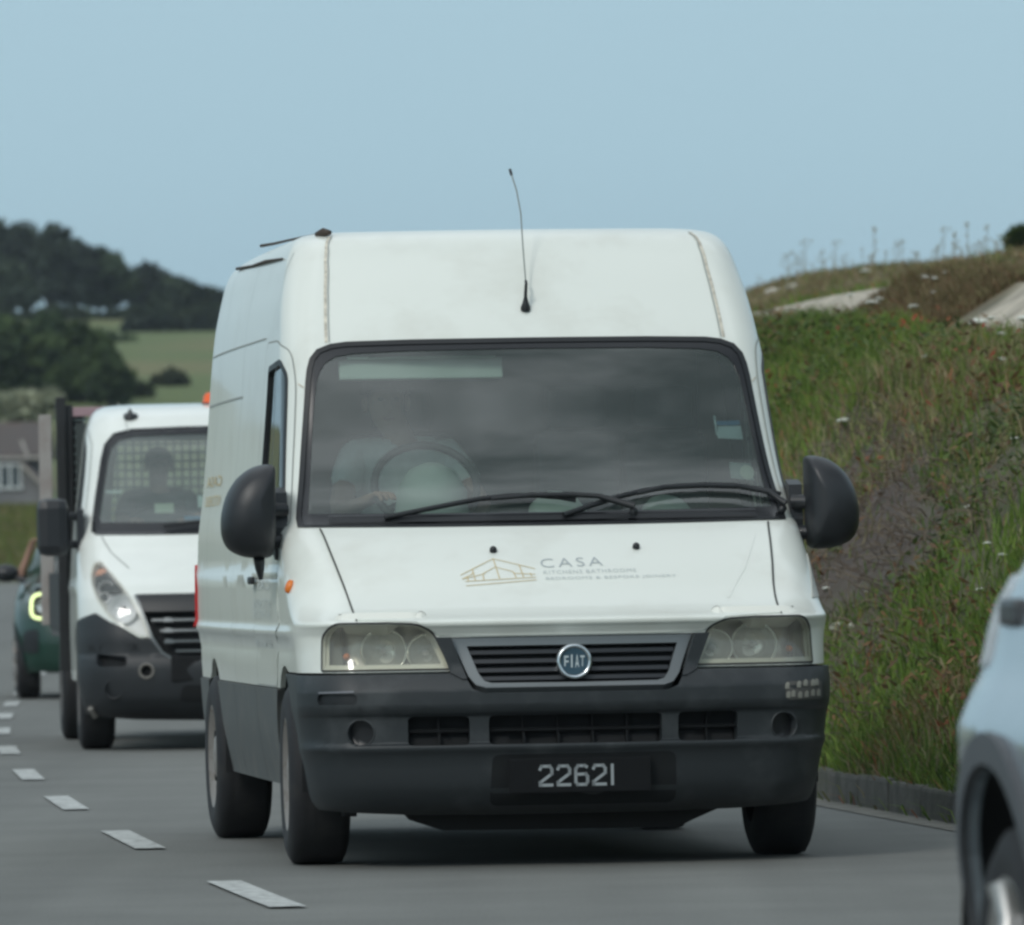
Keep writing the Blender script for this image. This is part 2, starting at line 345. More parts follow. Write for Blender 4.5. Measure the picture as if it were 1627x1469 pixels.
def skin_figure(nodes,edges,sub=2,root=None):
    names=list(nodes); me=bpy.data.meshes.new('s'); me.from_pydata([nodes[n][0] for n in names],[(names.index(a),names.index(b)) for a,b in edges],[])
    o=bpy.data.objects.new('s',me); COL.objects.link(o); m=o.modifiers.new('k','SKIN'); m.use_smooth_shade=True
    sv=me.skin_vertices[0].data
    for i,n in enumerate(names):
        r=nodes[n][1]; sv[i].radius=(r,r) if not isinstance(r,(tuple,list)) else r; sv[i].use_root=(n==(root or names[0]))
    if sub: q=o.modifiers.new('b','SUBSURF'); q.levels=sub; q.render_levels=sub
    dg=bpy.context.evaluated_depsgraph_get(); r=bpy.data.meshes.new_from_object(o.evaluated_get(dg)); bpy.data.objects.remove(o); return r
def person(label,loc,rz,pose,skin=None,shirt=None,short=True,hair=HAIR,group=None):
    """pose: dict joint->(x,y,z) in figure space; figure faces -Y"""
    skin=skin or SKIN; J={k:Vector(v) for k,v in pose.items()}
    N={};E=[]
    def nd(n,p,r): N[n]=(tuple(p),r)
    nd('pelvis',J['pelvis'],.135); nd('belly',J['pelvis'].lerp(J['chest'],.5),.125); nd('chest',J['chest'],(.16,.125)); nd('neckb',J['neck'],.06)
    h=J['head']; nd('neckt',J['neck'].lerp(h,.45),.055); nd('jaw',h+Vector((0,-.01,-.045)),(.068,.078)); nd('skull',h+Vector((0,.012,.045)),(.080,.095)); nd('crown',h+Vector((0,.015,.10)),(.06,.07))
    E+=[('pelvis','belly'),('belly','chest'),('chest','neckb'),('neckb','neckt'),('neckt','jaw'),('jaw','skull'),('skull','crown')]
    for sd in ('l','r'):
        nd(sd+'sh',J[sd+'sh'],.062); nd(sd+'el',J[sd+'el'],.042); nd(sd+'wr',J[sd+'wr'],.027)
        nd(sd+'hip',J[sd+'hip'],.09); nd(sd+'kn',J[sd+'kn'],.06); nd(sd+'an',J[sd+'an'],.04); f=J[sd+'an']+Vector((0,-.17,-.05)); nd(sd+'toe',f,.035)
        E+=[('chest',sd+'sh'),(sd+'sh',sd+'el'),(sd+'el',sd+'wr'),('pelvis',sd+'hip'),(sd+'hip',sd+'kn'),(sd+'kn',sd+'an'),(sd+'an',sd+'toe')]
        d=(J[sd+'wr']-J[sd+'el']).normalized(); up=Vector((0,0,1)); sx=d.cross(up).normalized(); up=sx.cross(d).normalized()
        pm=J[sd+'wr']+d*.07; nd(sd+'palm',pm,(.034,.018)); E.append((sd+'wr',sd+'palm'))
        for k,(o_,ln) in enumerate([(-.03,.062),(-.010,.072),(.010,.068),(.029,.052)]):
            b=pm+d*.03+sx*o_; nd(f'{sd}f{k}a',b,.0095); m_=b+d*ln*.5-up*.012; nd(f'{sd}f{k}b',m_,.0085); nd(f'{sd}f{k}c',m_+d*ln*.22-up*.028,.0075)
            E+=[(sd+'palm',f'{sd}f{k}a'),(f'{sd}f{k}a',f'{sd}f{k}b'),(f'{sd}f{k}b',f'{sd}f{k}c')]
        s_=-1 if sd=='l' else 1
        tb=J[sd+'wr']+d*.035+sx*(.034*s_); nd(sd+'ta',tb,.011); nd(sd+'tb',tb+d*.03+sx*.018*s_-up*.01,.009); E+=[(sd+'wr',sd+'ta'),(sd+'ta',sd+'tb')]
    root=thing('person',label,'person',loc,rz,group)
    me=skin_figure(N,E,1,'pelvis'); me.materials.append(skin); me.name='body'; b=bpy.data.objects.new('body',me); link(b,root)
    # face: nose, ears, brows, mouth merged in the head's skin
    fb=MB(); fb.tube([h+Vector((0,-.085,.03)),h+Vector((0,-.108,-.004)),h+Vector((0,-.092,-.018))],[.008,.014,.009],0,8)
    for s_ in (-1,1):
        fb.lathe([(-.008,.004),(-.006,.028),(.006,.030),(.009,.004)],h+Vector((.082*s_,.01,.015)),(1,.2,0),0,12,squash=(.6,1.1))
        fb.lathe([(0,.0),(.002,.011),(.006,.013),(.010,.009),(.012,0)],h+Vector((.03*s_,-.088,.028)),(0,-1,0),1,10,squash=(1,.55))
    fb.tube([h+Vector((-.022,-.088,-.045)),h+Vector((0,-.094,-.047)),h+Vector((.022,-.088,-.045))],.0045,2,6)
    fb.build('face',[skin,mat('eye_dark',(.05,.04,.04),.3),mat('lip',(.35,.15,.13),.5)],root)
    hb=MB(); vs=[];fs=[];nu,nv=20,10
    for j in range(nv+1):
        ph=math.pi/2*j/nv*1.25
        for i in range(nu):
            an=2*math.pi*i/nu; back=.5+.5*math.sin(an); q=ph*(0.72+.45*back); k=1+.03*math.sin(7*an+3*j)
            vs.append(h+Vector((.092*k*math.sin(q)*math.cos(an),.018+.106*k*math.sin(q)*math.sin(an),.055+.085*math.cos(q)*1.05)))
    fs=[(j*nu+i,j*nu+(i+1)%nu,(j+1)*nu+(i+1)%nu,(j+1)*nu+i) for j in range(nv) for i in range(nu)]
    hb.add(vs,fs,0,True); hb.build('hair',hair,root)
    # clothes
    S={};SE=[]
    for n in ('pelvis','belly','chest'):
        p,r=N[n]; S[n]=(p,(r[0]+.014,r[1]+.014) if isinstance(r,tuple) else r+.014)
    S['nk']=(tuple(J['chest'].lerp(J['neck'],.8)),.075); SE+=[('pelvis','belly'),('belly','chest'),('chest','nk')]
    for sd in ('l','r'):
        S[sd+'sh']=(N[sd+'sh'][0],.078); S[sd+'e']=(tuple(J[sd+'sh'].lerp(J[sd+'el'],.62 if short else 1.)),.066 if short else .055); SE+=[('chest',sd+'sh'),(sd+'sh',sd+'e')]
        if not short: S[sd+'w']=(tuple(J[sd+'el'].lerp(J[sd+'wr'],.9)),.038); SE.append((sd+'e',sd+'w'))
    me=skin_figure(S,SE,1,'pelvis'); me.materials.append(shirt or SHIRTW); link(bpy.data.objects.new('shirt',me),root)
    T={};TE=[]; T['pelvis']=(N['pelvis'][0],.148)
    for sd in ('l','r'):
        T[sd+'h']=(N[sd+'hip'][0],.105);T[sd+'k']=(N[sd+'kn'][0],.075);T[sd+'a']=(tuple(J[sd+'kn'].lerp(J[sd+'an'],.92)),.058); TE+=[('pelvis',sd+'h'),(sd+'h',sd+'k'),(sd+'k',sd+'a')]
    me=skin_figure(T,TE,1,'pelvis'); me.materials.append(TROU); link(bpy.data.objects.new('trousers',me),root)
    return root
def wheel(name_parent,c,sg,r,w,rimmat,rimr,steer=0,style='cap',label=None):
    """sg: side the outer face looks to (-1 or +1 along x)"""
    e=bpy.data.objects.new('wheel',None); e.empty_display_size=.1; link(e,name_parent); e.location=c; e.rotation_euler=(0,0,steer)
    t=MB(); h=w/2
    t.lathe([(-h,rimr-.005),(-h*1.03,rimr+.02),(-h*1.06,(r+rimr)/2),(-h*.97,r-.03),(-h*.84,r-.006),(-h*.6,r),(h*.6,r),(h*.84,r-.006),(h*.97,r-.03),(h*1.06,(r+rimr)/2),(h*1.03,rimr+.02),(h,rimr-.005)],(0,0,0),(sg,0,0),0,48)
    for q in (-.5,-.17,.17,.5): t.lathe([(h*(q-.03),r+.001),(h*(q-.03),r-.006),(h*(q+.03),r-.006),(h*(q+.03),r+.001)],(0,0,0),(sg,0,0),1,48)
    t.build('tyre',[RUB,VOID],e)
    m=MB(); m.lathe([(h*.98,rimr+.002),(h*1.0,rimr-.012),(h*.7,rimr-.03),(h*.6,rimr*.7)],(0,0,0),(sg,0,0),0,40)
    m.lathe([(h*.6,rimr*.72),(h*.72,rimr*.55),(h*.9,rimr*.35),(h*.95,rimr*.16),(h*.97,0)],(0,0,0),(sg,0,0),0,40)
    nsp=12 if style=='cap' else 5
    for k in range(nsp):
        an=2*math.pi*k/nsp; d=Vector((0,math.cos(an),math.sin(an))); a=d*rimr*.74; 
        if style=='cap': m.lathe([(h*.66,.022),(h*.80,.024),(h*.80,0)],tuple(a),(sg,0,0),1,12)
        else: m.tube([Vector((sg*h*.93,0,0))+d*rimr*.2,Vector((sg*h*.86,0,0))+d*rimr*.6,Vector((sg*h*.95,0,0))+d*(rimr-.012)],[.03,.022,.03],0,8)
    m.lathe([(-h,rimr-.01),(h*.5,rimr-.03),(h*.5,0)],(0,0,0),(sg,0,0),1,30)
    m.build('rim',[rimmat,VOID],e); return e
# ------------------------------------------------------------------ white delivery van (nearest the middle)
def arc(S,cy,cz,r,a0,a1,sg,n=16):
    """wheel-arch arc in (s,z); angle 0 = towards the tail, 90 = up"""
    return [S.sd(cy+r*math.cos(R(a0+(a1-a0)*k/n)),cz+r*math.sin(R(a0+(a1-a0)*k/n)),sg) for k in range(n+1)]
def ring_pts(pts): return pts
def disc(mb,S,c,rad,off=.004,mi=0,depth=0.): 
    n=20;o=[S.f(c[0]+rad*math.cos(2*math.pi*k/n),c[1]+rad*math.sin(2*math.pi*k/n)) for k in range(n)]
    mb.patch(S,o,off=off,thick=depth,mi=mi,rim=depth>0)
V0=(0.21690515,29.6,0); VRZ=R(7.0)
van=thing('delivery_van','white high-roof panel van with black mirrors, oncoming in the middle of the picture','van',V0,VRZ)
zs=[.84,.855,.87,.88,.892,.897,.902,.908,.915,.93,1.24,1.26,1.94,1.96,2.22,2.27,2.30,2.32,2.335,2.35,2.36,2.37,2.378]
wsR=[(0,1.243),(.40,1.245),(.783,1.252),(.762,1.45),(.748,1.65),(.739,1.80),(.732,1.845),(.718,1.882),(.690,1.912),(.650,1.930),(.60,1.937),(.40,1.941),(0,1.942)]
wsL=[(-a,z) for a,z in wsR[::-1] if a>0]; WSO=wsR+wsL
wi=[(0,1.292),(.40,1.294),(.722,1.300),(.712,1.45),(.704,1.65),(.695,1.79),(.685,1.835),(.668,1.868),(.635,1.892),(.58,1.903),(.40,1.910),(0,1.912)]
WSI=wi+[(-a,z) for a,z in wi[::-1] if a>0]
def side_pts(pts,sg): return [((sg*a if k=='a' else VAN.sd(a,z,sg)[0]),z) for a,z,k in pts]
winp=[(.880,1.285,'a'),(1.84,1.285,'y'),(1.84,1.87,'y'),(.95,1.888,'a'),(.872,1.83,'a')]
WIN={sg:rp(side_pts(winp,sg),[.02,.05,.05,.03,.03]) for sg in (-1,1)}
doorp=[(.835,1.27,'a'),(.818,1.60,'a'),(.815,1.80,'a'),(.85,1.92,'a'),(1.05,1.962,'a'),(1.93,1.965,'y'),(2.0,1.93,'y'),(2.0,.655,'y'),(1.20,.655,'y'),(1.11,.78,'y'),(.97,.93,'y'),(.97,1.20,'y')]
DOOR={sg:rp(side_pts(doorp,sg),[.02,0,.05,.05,.08,.03,.03,.01,.05,.05,.1,.05]) for sg in (-1,1)}
hlR=rp([(.400,.722),(.832,.722),(.815,.85),(.780,.893),(.60,.893),(.505,.889),(.452,.862)],[.008,.008,.02,.03,0,.02,.03])
HL={1:hlR,-1:mir(hlR)}
# body
def half(sg):
    p=[(.403,.838),(.366,.716)]
    s=[(sg*a,z) for a,z in p]+[VAN.sd(.742,.716,sg)]+arc(VAN,.87,.335,.402,108,52,sg)+[VAN.sd(1.125,.652,sg),VAN.sd(3.815,.652,sg)]+arc(VAN,4.07,.335,.402,128,52,sg)+[VAN.sd(4.325,.652,sg),(sg*6.,.652)]
    return s
b=MB()
lo=half(-1)[::-1]+half(1)
body_out=lo+[(6.,2.384),(-6.,2.384)]
b.patch(VAN,body_out,[WSO,HL[1],HL[-1],WIN[-1],WIN[1]],thick=.02,gz=.06,zex=zs)
# roof panel closing the shell
top=[VAN.P(6*math.sin(0)+a,2.384) for a in [x*.06 for x in range(0,100)]]
rt=[VAN.P(a,2.384) for a in np.linspace(-6,6,140)[:-1]]; cen=np.mean(rt,axis=0)
vs=[];L_=[1,.8,.5,.2]
for k,q in enumerate(L_): vs+=[tuple(np.array([cen[0]+(p[0]-cen[0])*q,cen[1]+(p[1]-cen[1])*(1-(1-q)*.35 if q<1 else 1),2.384+.014*(1-q)]) ) for p in rt]
n=len(rt); fs=[(k*n+i,k*n+(i+1)%n,(k+1)*n+(i+1)%n,(k+1)*n+i) for k in range(3) for i in range(n)]+[tuple(range(3*n,4*n))]
b.add(vs,fs,0,True)
G=.006
b.ribbon(VAN,[(a,z) for a,z in [(-.69,1.240),(-.695,1.08),(-.695,.90)]],G,mi=1,off=.0045); b.ribbon(VAN,[(.69,1.240),(.695,1.08),(.695,.90)],G,mi=1,off=.0045)
for sg in (-1,1):
    b.ribbon(VAN,DOOR[sg],G,mi=2,off=.003,closed=True)
    b.ribbon(VAN,[(sg*.665,1.945),(sg*.672,2.1),(sg*.685,2.22),(sg*.70,2.30),(sg*.73,2.36)],.011,mi=3,off=.003)
    b.ribbon(VAN,[(sg*.655,1.945),(sg*.662,2.1),(sg*.675,2.22),(sg*.69,2.30),(sg*.72,2.36)],.004,mi=2,off=.004)
    b.ribbon(VAN,[VAN.sd(2.06,1.985,sg),VAN.sd(4.8,1.985,sg)],G,mi=2,off=.003)
    for y in (2.95,4.2): b.ribbon(VAN,[VAN.sd(y,1.985,sg),VAN.sd(y,.66,sg)],G,mi=2,off=.003)
    b.ribbon(VAN,[VAN.sd(2.95,1.78,sg),VAN.sd(4.8,1.78,sg)],.008,mi=2,off=.003)
    b.ribbon(VAN,[VAN.sd(1.62,2.0,sg),VAN.sd(1.70,2.3,sg)],.004,mi=2,off=.003)
    b.ribbon(VAN,[(sg*.80,1.79),(sg*.765,1.775)],.006,mi=3,off=.003)
    b.ribbon(VAN,[VAN.sd(2.95,2.0,sg),VAN.sd(2.9,2.3,sg)],.004,mi=2,off=.003)
body=b.build('body',[WHITE,SEAM,SEAML,RUST],van)
# inner trim so that the cab is not bare paint
b=MB()
b.patch(VAN,[(-2.,.95),(2.,.95),(2.,2.37),(-2.,2.37)],[WSI,WIN[-1],WIN[1]],off=-.035,thick=0,rim=False,gz=.08,zex=zs)
b.box((0,2.18,1.45),(1.56,.03,1.45)); b.box((0,1.35,.72),(1.7,1.8,.04))
b.build('cab_trim',[mat('cab_dark',(.045,.055,.055),.9)],van)
# bonnet
b=MB()
bo=[(0,1.236),(.30,1.237),(.685,1.241),(.690,1.08),(.690,.904),(.60,.899),(.505,.894),(.462,.872),(.432,.848),(.30,.843),(0,.843)]
b.patch(VAN,bo+[(-a,z) for a,z in bo[::-1] if a>0],off=.004,thick=.012,zex=zs,gz=.03)
b.ribbon(VAN,[(.535,.96),(.60,1.07),(.64,1.19)],.012,mi=0,off=.0055)
bon=b.build('bonnet',[WHITE],van)
# nozzles
for x,z in ((-.227,1.143),(.305,1.147)):
    p=VAN.P(*VAN.f(x,z),.006); m=MB(); m.lathe([(0,.014),(.012,.013),(.018,.008),(.019,0)],p,tuple(VAN.N(*VAN.f(x,z))),0,14); m.build('washer_nozzle',BLACK,bon)
# printed sign on the bonnet
pl=lambda x,z:VAN.P(*VAN.f(x,z),.0062)
m=MB(); put_text(m,'CASA',-.064,.166,1.080,1.112,pl,0,1.25,-.012,slope=.004)
put_text(m,'KITCHENS BATHROOMS',-.060,.283,1.056,1.069,pl,1,1.15,0,slope=.003)
put_text(m,'BEDROOMS & BESPOKE JOINERY',-.056,.430,1.032,1.045,pl,1,1.1,0,slope=.003)
m.build('lettering',[GREYP,GREYP2],bon)
m=MB(); lf=lambda x,z:VAN.f(x,z)
def ln(*pts): m.ribbon(VAN,[lf(*p) for p in pts],.0042,off=.0062)
X=lambda u:-.365+(u-185)/450*.277
Z=lambda u,v:1.117-(v-140)/170*.103+(u-400)*-.00000
for seg in ([(185,238),(398,142),(635,207)],[(190,262),(250,236),(262,222)],[(262,200),(266,270)],[(318,238),(318,268)],[(318,232),(400,192),(500,222)],[(398,142),(412,262)],[(500,222),(512,258)],[(545,182),(556,256)],[(600,232),(606,252)],[(222,244),(226,276)],[(190,262),(330,232)],[(500,232),(630,240)],[(205,276),(630,258)],[(205,303),(630,274)]):
    ln(*[(X(u),Z(u,v)) for u,v in seg])
m.build('house_logo',GOLD,bon)
# faded signwriting on the driver's door
dp=lambda y0:(lambda q,z:VAN.P(*VAN.sd(q,z,-1),.006))
m=MB()
for k,(t,z) in enumerate((('CASA',1.02),('KITCHENS',.95),('BATHROOMS',.91),('BEDROOMS',.80))):
    m=MB()
    vs,fs=text_mesh(t,1.,1.1,0); xa=min(v[0] for v in vs);xb=max(v[0] for v in vs)
    m.add([VAN.P(*VAN.sd(1.95-(.70)*(1-(v[0]-xa)/(xb-xa)),z+v[1]*.05,-1),.006) for v in vs],fs,0)
    m.build('lettering',[GREYP2],body)
m=MB()
for k,(t,z) in enumerate((('CASA',1.44),('KITCHENS',1.36))):
    m=MB()
    vs,fs=text_mesh(t,1.,1.1,.01); xa=min(v[0] for v in vs);xb=max(v[0] for v in vs)
    m.add([VAN.P(*VAN.sd(4.6-(.9)*(1-(v[0]-xa)/(xb-xa)),z+v[1]*.06,-1),.004) for v in vs],fs,0)
    m.build('lettering',[GOLD],body)
# windscreen
g=MB(); g.patch(VAN,WSO,off=-.004,thick=0,rim=False,gz=.06,zex=[1.26,1.94]); ws=g.build('windscreen',WS,van)
g=MB(); g.patch(VAN,WSO,[WSI],off=-.0005,thick=.004,gz=.06,zex=[1.26,1.94]); g.ribbon(VAN,WSO,.022,off=.004,mi=1,closed=True); g.build('windscreen_frame',[FRIT,BLACK],ws)
g=MB(); g.ribbon(VAN,[VAN.f(x*.1,1.262) for x in range(-8,9)],.028,off=.012,mi=0); g.ribbon(VAN,[VAN.f(x*.1,1.279) for x in range(-8,9)],.006,off=.014,mi=1); g.build('scuttle',[BLACK,mat('scuttle_edge',(.06,.065,.07),.5)],van)
def sticker(name,pts,mt,off=-.012):
    q=MB(); q.patch(VAN,[VAN.f(*p) for p in pts],off=off,thick=.001,mi=0); return q.build(name,mt,ws)
sticker('permit_disc',[(.70,1.565),(.80,1.560),(.795,1.612),(.705,1.61)],PAPER); sticker('permit_header',[(.703,1.613),(.795,1.615),(.79,1.632),(.70,1.630)],BLUEP)
sticker('permit_header',[(.695,1.575),(.702,1.575),(.700,1.65),(.690,1.65)],PAPER)
sticker('tax_disc',[(.735,1.415),(.825,1.405),(.82,1.47),(.735,1.475)],mat('cloudy_sticker',(.36,.42,.39),.7)); disc_=MB(); disc(disc_,VAN,(.80,1.435),.028,off=-.010,mi=0); disc_.build('tax_disc',CREAM,ws)
# wipers
def wiper(blade,arm):
    w_=bpy.data.objects.new('wiper',None); w_.empty_display_size=.1; link(w_,van)
    m=MB(); m.tube([VAN.P(*VAN.f(*p),.022) for p in blade],.011,0,6); m.build('wiper_blade',BLACK,w_)
    m=MB(); m.tube([VAN.P(*VAN.f(*p),.045) for p in arm],[.014]+[.010]*(len(arm)-2)+[.007],0,8); m.lathe([(0,.016),(.02,.014),(.025,0)],VAN.P(*VAN.f(*arm[0]),.01),tuple(VAN.N(*VAN.f(*arm[0]))),0,14); m.build('wiper_arm',BLACK,w_)
wiper([(-.596,1.262),(-.45,1.290),(-.33,1.312),(-.241,1.328),(-.13,1.338),(-.03,1.338),(.06,1.330),(.12,1.318)],[(.33,1.272),(.20,1.315),(.10,1.322),(-.05,1.322),(-.197,1.310)])
wiper([(.065,1.262),(.18,1.298),(.28,1.328),(.38,1.350),(.50,1.365),(.62,1.370),(.745,1.364),(.85,1.345),(.90,1.330)],[(.90,1.275),(.85,1.322),(.74,1.345),(.60,1.350),(.45,1.345),(.348,1.322)])
# headlamps
for sg in (-1,1):
    h=bpy.data.objects.new('headlight',None); h.empty_display_size=.1; link(h,van)
    m=MB(); m.patch(VAN,HL[sg],off=-.075,thick=0,rim=False,mi=0); m.ribbon(VAN,inset(HL[sg],.012 ,(1,1)),.02,off=-.012,mi=1,closed=True)
    m.patch(VAN,HL[sg],[inset(HL[sg],.010)],off=-.002,thick=.07,mi=1)
    m.ribbon(VAN,[(sg*a,.738) for a in (.42,.5,.6,.7,.8,.82)],.014,off=-.006,mi=1); m.build('lamp_housing',[HOUSEG,mat('lamp_bezel',(.78,.79,.72),.35)],h)
    for x,z,r,nm in ((.690,.804,.080,'main_reflector'),(.535,.797,.066,'dipped_reflector')):
        c=VAN.P(*VAN.f(sg*x,z),-.072); c=tuple(c); m=MB(); ax=(0,-1,0)
        m.lathe([(0.0,.012),(.004,r*.45),(.018,r*.75),(.045,r*.97),(.052,r),(.052,r+.006),(.044,r+.007)],c,ax,0,30,squash=(1,.98)); m.lathe([(0,.012),(.032,.011),(.04,.006),(.041,0)],c,ax,1,12); m.build(nm,[REFL,mat('bulb',(.7,.7,.72),.1)],h)
    m=MB(); ind=[(sg*.765,.745),(sg*.820,.745),(sg*.803,.86),(sg*.783,.876),(sg*.765,.876)]
    m.patch(VAN,ind,off=-.030,thick=.03,mi=0); c=VAN.P(*VAN.f(sg*.825,.78),-.03); m.lathe([(0,.013),(.015,.012),(.02,.0)],c,(0,-1,0),1,12); m.build('indicator',[LENSD,AMBER],h)
    m=MB(); m.patch(VAN,inset(HL[sg],.003),off=.004,thick=.006,mi=0); m.build('lens',LENS,h)
    m=MB(); m.ribbon(VAN,HL[sg],.008,off=.002,mi=0,closed=True); m.build('lamp_seal',SEAM,h)
# grille
gr=bpy.data.objects.new('grille',None); gr.empty_display_size=.1; link(gr,van)
g0=[(.394,.834),(.348,.69),(.325,.655),(.295,.643),(0,.643)]; GO=g0+[(-a,z) for a,z in g0[::-1] if a>0]
g1=[(.345,.802),(.315,.70),(.298,.672),(.275,.664),(0,.662)]; GI=g1+[(-a,z) for a,z in g1[::-1] if a>0]
m=MB(); m.patch(VAN,GO,[GI],off=.016,thick=.035,mi=0,gz=.02); m.build('grille_frame',SILV,gr)
m=MB(); m.patch(VAN,GO,off=-.03,thick=0,rim=False,mi=0)
for z in (.782,.750,.718,.688):
    k=(.30+(z-.66)*.30)
    m.patch(VAN,[(-k,z-.007),(k,z-.007),(k,z+.007),(-k,z+.007)],off=-.004,thick=.02,mi=1)
m.build('grille_slats',[VOID,mat('slat_black',(.018,.021,.026),.4)],gr)
c=VAN.P(0,.735,.02); ax=(0,-1,.06)
m=MB(); m.lathe([(-.02,.066),(.012,.066),(.022,.062),(.024,.054),(.014,.049)],c,ax,0,40); m.lathe([(.013,.0),(.015,.049)],c,ax,1,36); e_=m.build('emblem',[CHROME,EMBB],gr)
m=MB()
for k,ch in enumerate('FIAT'):
    x0=-.037+k*.0195; w_=.016 if ch!='I' else .006; x0+= (.005 if ch=='I' else 0); h_=.026 if k in (1,2) else .022
    put_text(m,ch,x0,x0+w_,c[2]-h_,c[2]+h_,lambda x,z:(c[0]+x,c[1]-.0165-(z-c[2])*.06,z),0,1,.012)
m.build('emblem_letters',EMBW,e_)
# bumper
BUM=Surf(([.15,.20,.24,.30,.40,.425,.438,.448,.458,.55,.565,.60,.64,.66,.69,.715],[.36,.16,.095,.055,.035,.024,.012,.012,.028,.022,.005,-.012,-.012,-.004,.012,.03]),
    ([.15,.24,.40,.438,.46,.6,.715],[.885,.925,.955,.964,.965,.982,.985]),bow=([.15,.7],[.10,.11]),rx=.2,ry=.26,L=5.03,rr=.12,taper=.03,tstart=.5)
bz=[.20,.24,.30,.40,.425,.438,.448,.458,.55,.565,.60,.64,.66,.69]
def bh(sg): return [(sg*a,z) for a,z in [(0,.636),(.30,.636),(.335,.652),(.362,.708)]]+[BUM.sd(.74,.708,sg)]+arc(BUM,.87,.335,.402,111,185,sg)+[(sg*.98,.245),(sg*.93,.215),(sg*.6,.195),(sg*.3,.190)]
o=bh(1)+[(0,.190)]+bh(-1)[::-1][:-1]
vents=[]
for x0,x1 in ((-.607,-.385),(-.315,.318),(.378,.600)):
    x1s=x1; vents.append(rp([BUM.f(x0,.448),BUM.f(x1,.448),BUM.f(x1+.0,.553),BUM.f(x0,.553)],.02))
fogs=[[BUM.f(sg*.775+.046*math.cos(2*math.pi*k/20),.497+.046*math.sin(2*math.pi*k/20)) for k in range(20)] for sg in (-1,1)]
blk=[rp([BUM.f(sg*.925,.600),BUM.f(sg*.925,.640),BUM.f(sg*.79,.640),BUM.f(sg*.79,.600)],.02) for sg in (-1,)]
m=MB(); m.patch(BUM,o,vents+fogs+blk,off=0,thick=.05,mi=0,zex=bz,gz=.04)
bum=m.build('bumper',[PLAST],van)
for sg in (-1,1): m=MB(); m.patch(BUM,[(sg*.350,.685),(sg*.397,.8395),(sg*.446,.8395),(sg*.402,.716),(sg*.402,.708),(sg*.366,.685)],off=.006,thick=.03); m.build('headlamp_filler',PLAST,bum)
m=MB(); m.patch(BUM,rp([(-.30,.225),(.36,.225),(.34,.412),(-.28,.412)],.03),off=.0015,thick=0,rim=False); m.build('plate_painted_shade',mat('shade_black',(.011,.013,.014),.8,spec=.3),bum)  # shade round the plate, painted as a flat black patch on the bumper
m=MB()
for v in vents:
    m.patch(BUM,v,off=-.055,thick=0,rim=False,mi=0)
    a0=min(p[0] for p in v);a1=max(p[0] for p in v)
    m.patch(BUM,[(a0,.494),(a1,.494),(a1,.504),(a0,.504)],off=-.02,thick=.03,mi=1)
    nn=max(2,int((a1-a0)/.1))
    for k in range(1,nn): aa=a0+(a1-a0)*k/nn; m.patch(BUM,[(aa-.004,.45),(aa+.004,.45),(aa+.004,.551),(aa-.004,.551)],off=-.026,thick=.025,mi=1)
m.build('air_intake',[VOID,mat('intake_bars',(.006,.007,.008),.7,spec=.2)],bum)
for i,sg in enumerate((-1,1)):
    m=MB(); m.patch(BUM,fogs[i],off=-.03,thick=0,rim=False,mi=0); cc=BUM.P(*BUM.f(sg*.775,.497),.0); m.lathe([(-.03,.045),(.002,.047),(.003,.050),(.000,.053)],cc,tuple(BUM.N(*BUM.f(sg*.775,.497))),1,28); m.build('fog_lamp_cover',[mat('fog_black',(.010,.011,.013),.4),PLAST],bum)
m=MB(); m.patch(BUM,blk[0],off=-.012,thick=0,rim=False,mi=0); m.ribbon(BUM,[BUM.f(-.92,.645),BUM.f(-.80,.647)],.006,off=.002,mi=1); m.build('corner_recess',[BLACK,mat('scuffed_plastic',(.16,.17,.19),.6)],bum)
m=MB()
rs=random.Random(3)
for row,z in enumerate((.640,.606)):
    for k in range(6):
        x=.785+k*.024+rs.uniform(-.006,.006); zz=rs.uniform(-.005,.005)
        if rs.random()<.15: continue
        z=z+zz; q=[BUM.f(x-.008,z-.011),BUM.f(x+.007,z-.012),BUM.f(x+.008,z+.008),BUM.f(x+.001,z+.013),BUM.f(x-.007,z+.006)]
        m.patch(BUM,q,off=.003,thick=.003,mi=0)
m.patch(BUM,rp([BUM.f(.775,.588),BUM.f(.925,.588),BUM.f(.925,.658),BUM.f(.775,.655)],.02),off=.0015,thick=.002,mi=1)
m.build('scuffed_corner',[mat('scuff_light',(.22,.22,.19),.7),mat('scuff_dark',(.07,.07,.065),.8)],bum)
# number plate
NP=lambda x,z:(x,VAN.P(*VAN.f(0,.33))[1]-.035+ .0*z,z)
m=MB(); m.box((.012,-.012+.035,.332),(.52,.012,.125),0,bev=.004); plate=m.build('number_plate',PLATE,van)
m=MB(); PY=-.012+.035-.0075
def stroke(pts,wd=.0105):
    for p,q in zip(pts[:-1],pts[1:]):
        p=np.array(p);q=np.array(q);t=(q-p)/np.linalg.norm(q-p);nn=np.array([-t[1],t[0]])*wd/2; e=t*wd*.45
        A=[p-e-nn,q+e-nn,q+e+nn,p-e+nn]; m.add([(a[0],PY,a[1]) for a in A],[(0,1,2,3)],0)
D2=[(0,.84),(.12,1),(.82,1),(1,.84),(1,.60),(.0,.14),(0,0),(1,0)]; D6=[(.92,.94),(.75,1),(.2,1),(0,.82),(0,.15),(.15,0),(.85,0),(1,.15),(1,.42),(.85,.56),(.05,.54)]; D1=[(.5,1),(.5,0)]
for dg,x0 in ((D2,-.134),(D2,-.069),(D6,-.004),(D2,.061),(D1,.108)):
    stroke([(x0+p[0]*.043,.298+p[1]*.068) for p in dg])
m.build('plate_digits',DIGIT,plate)
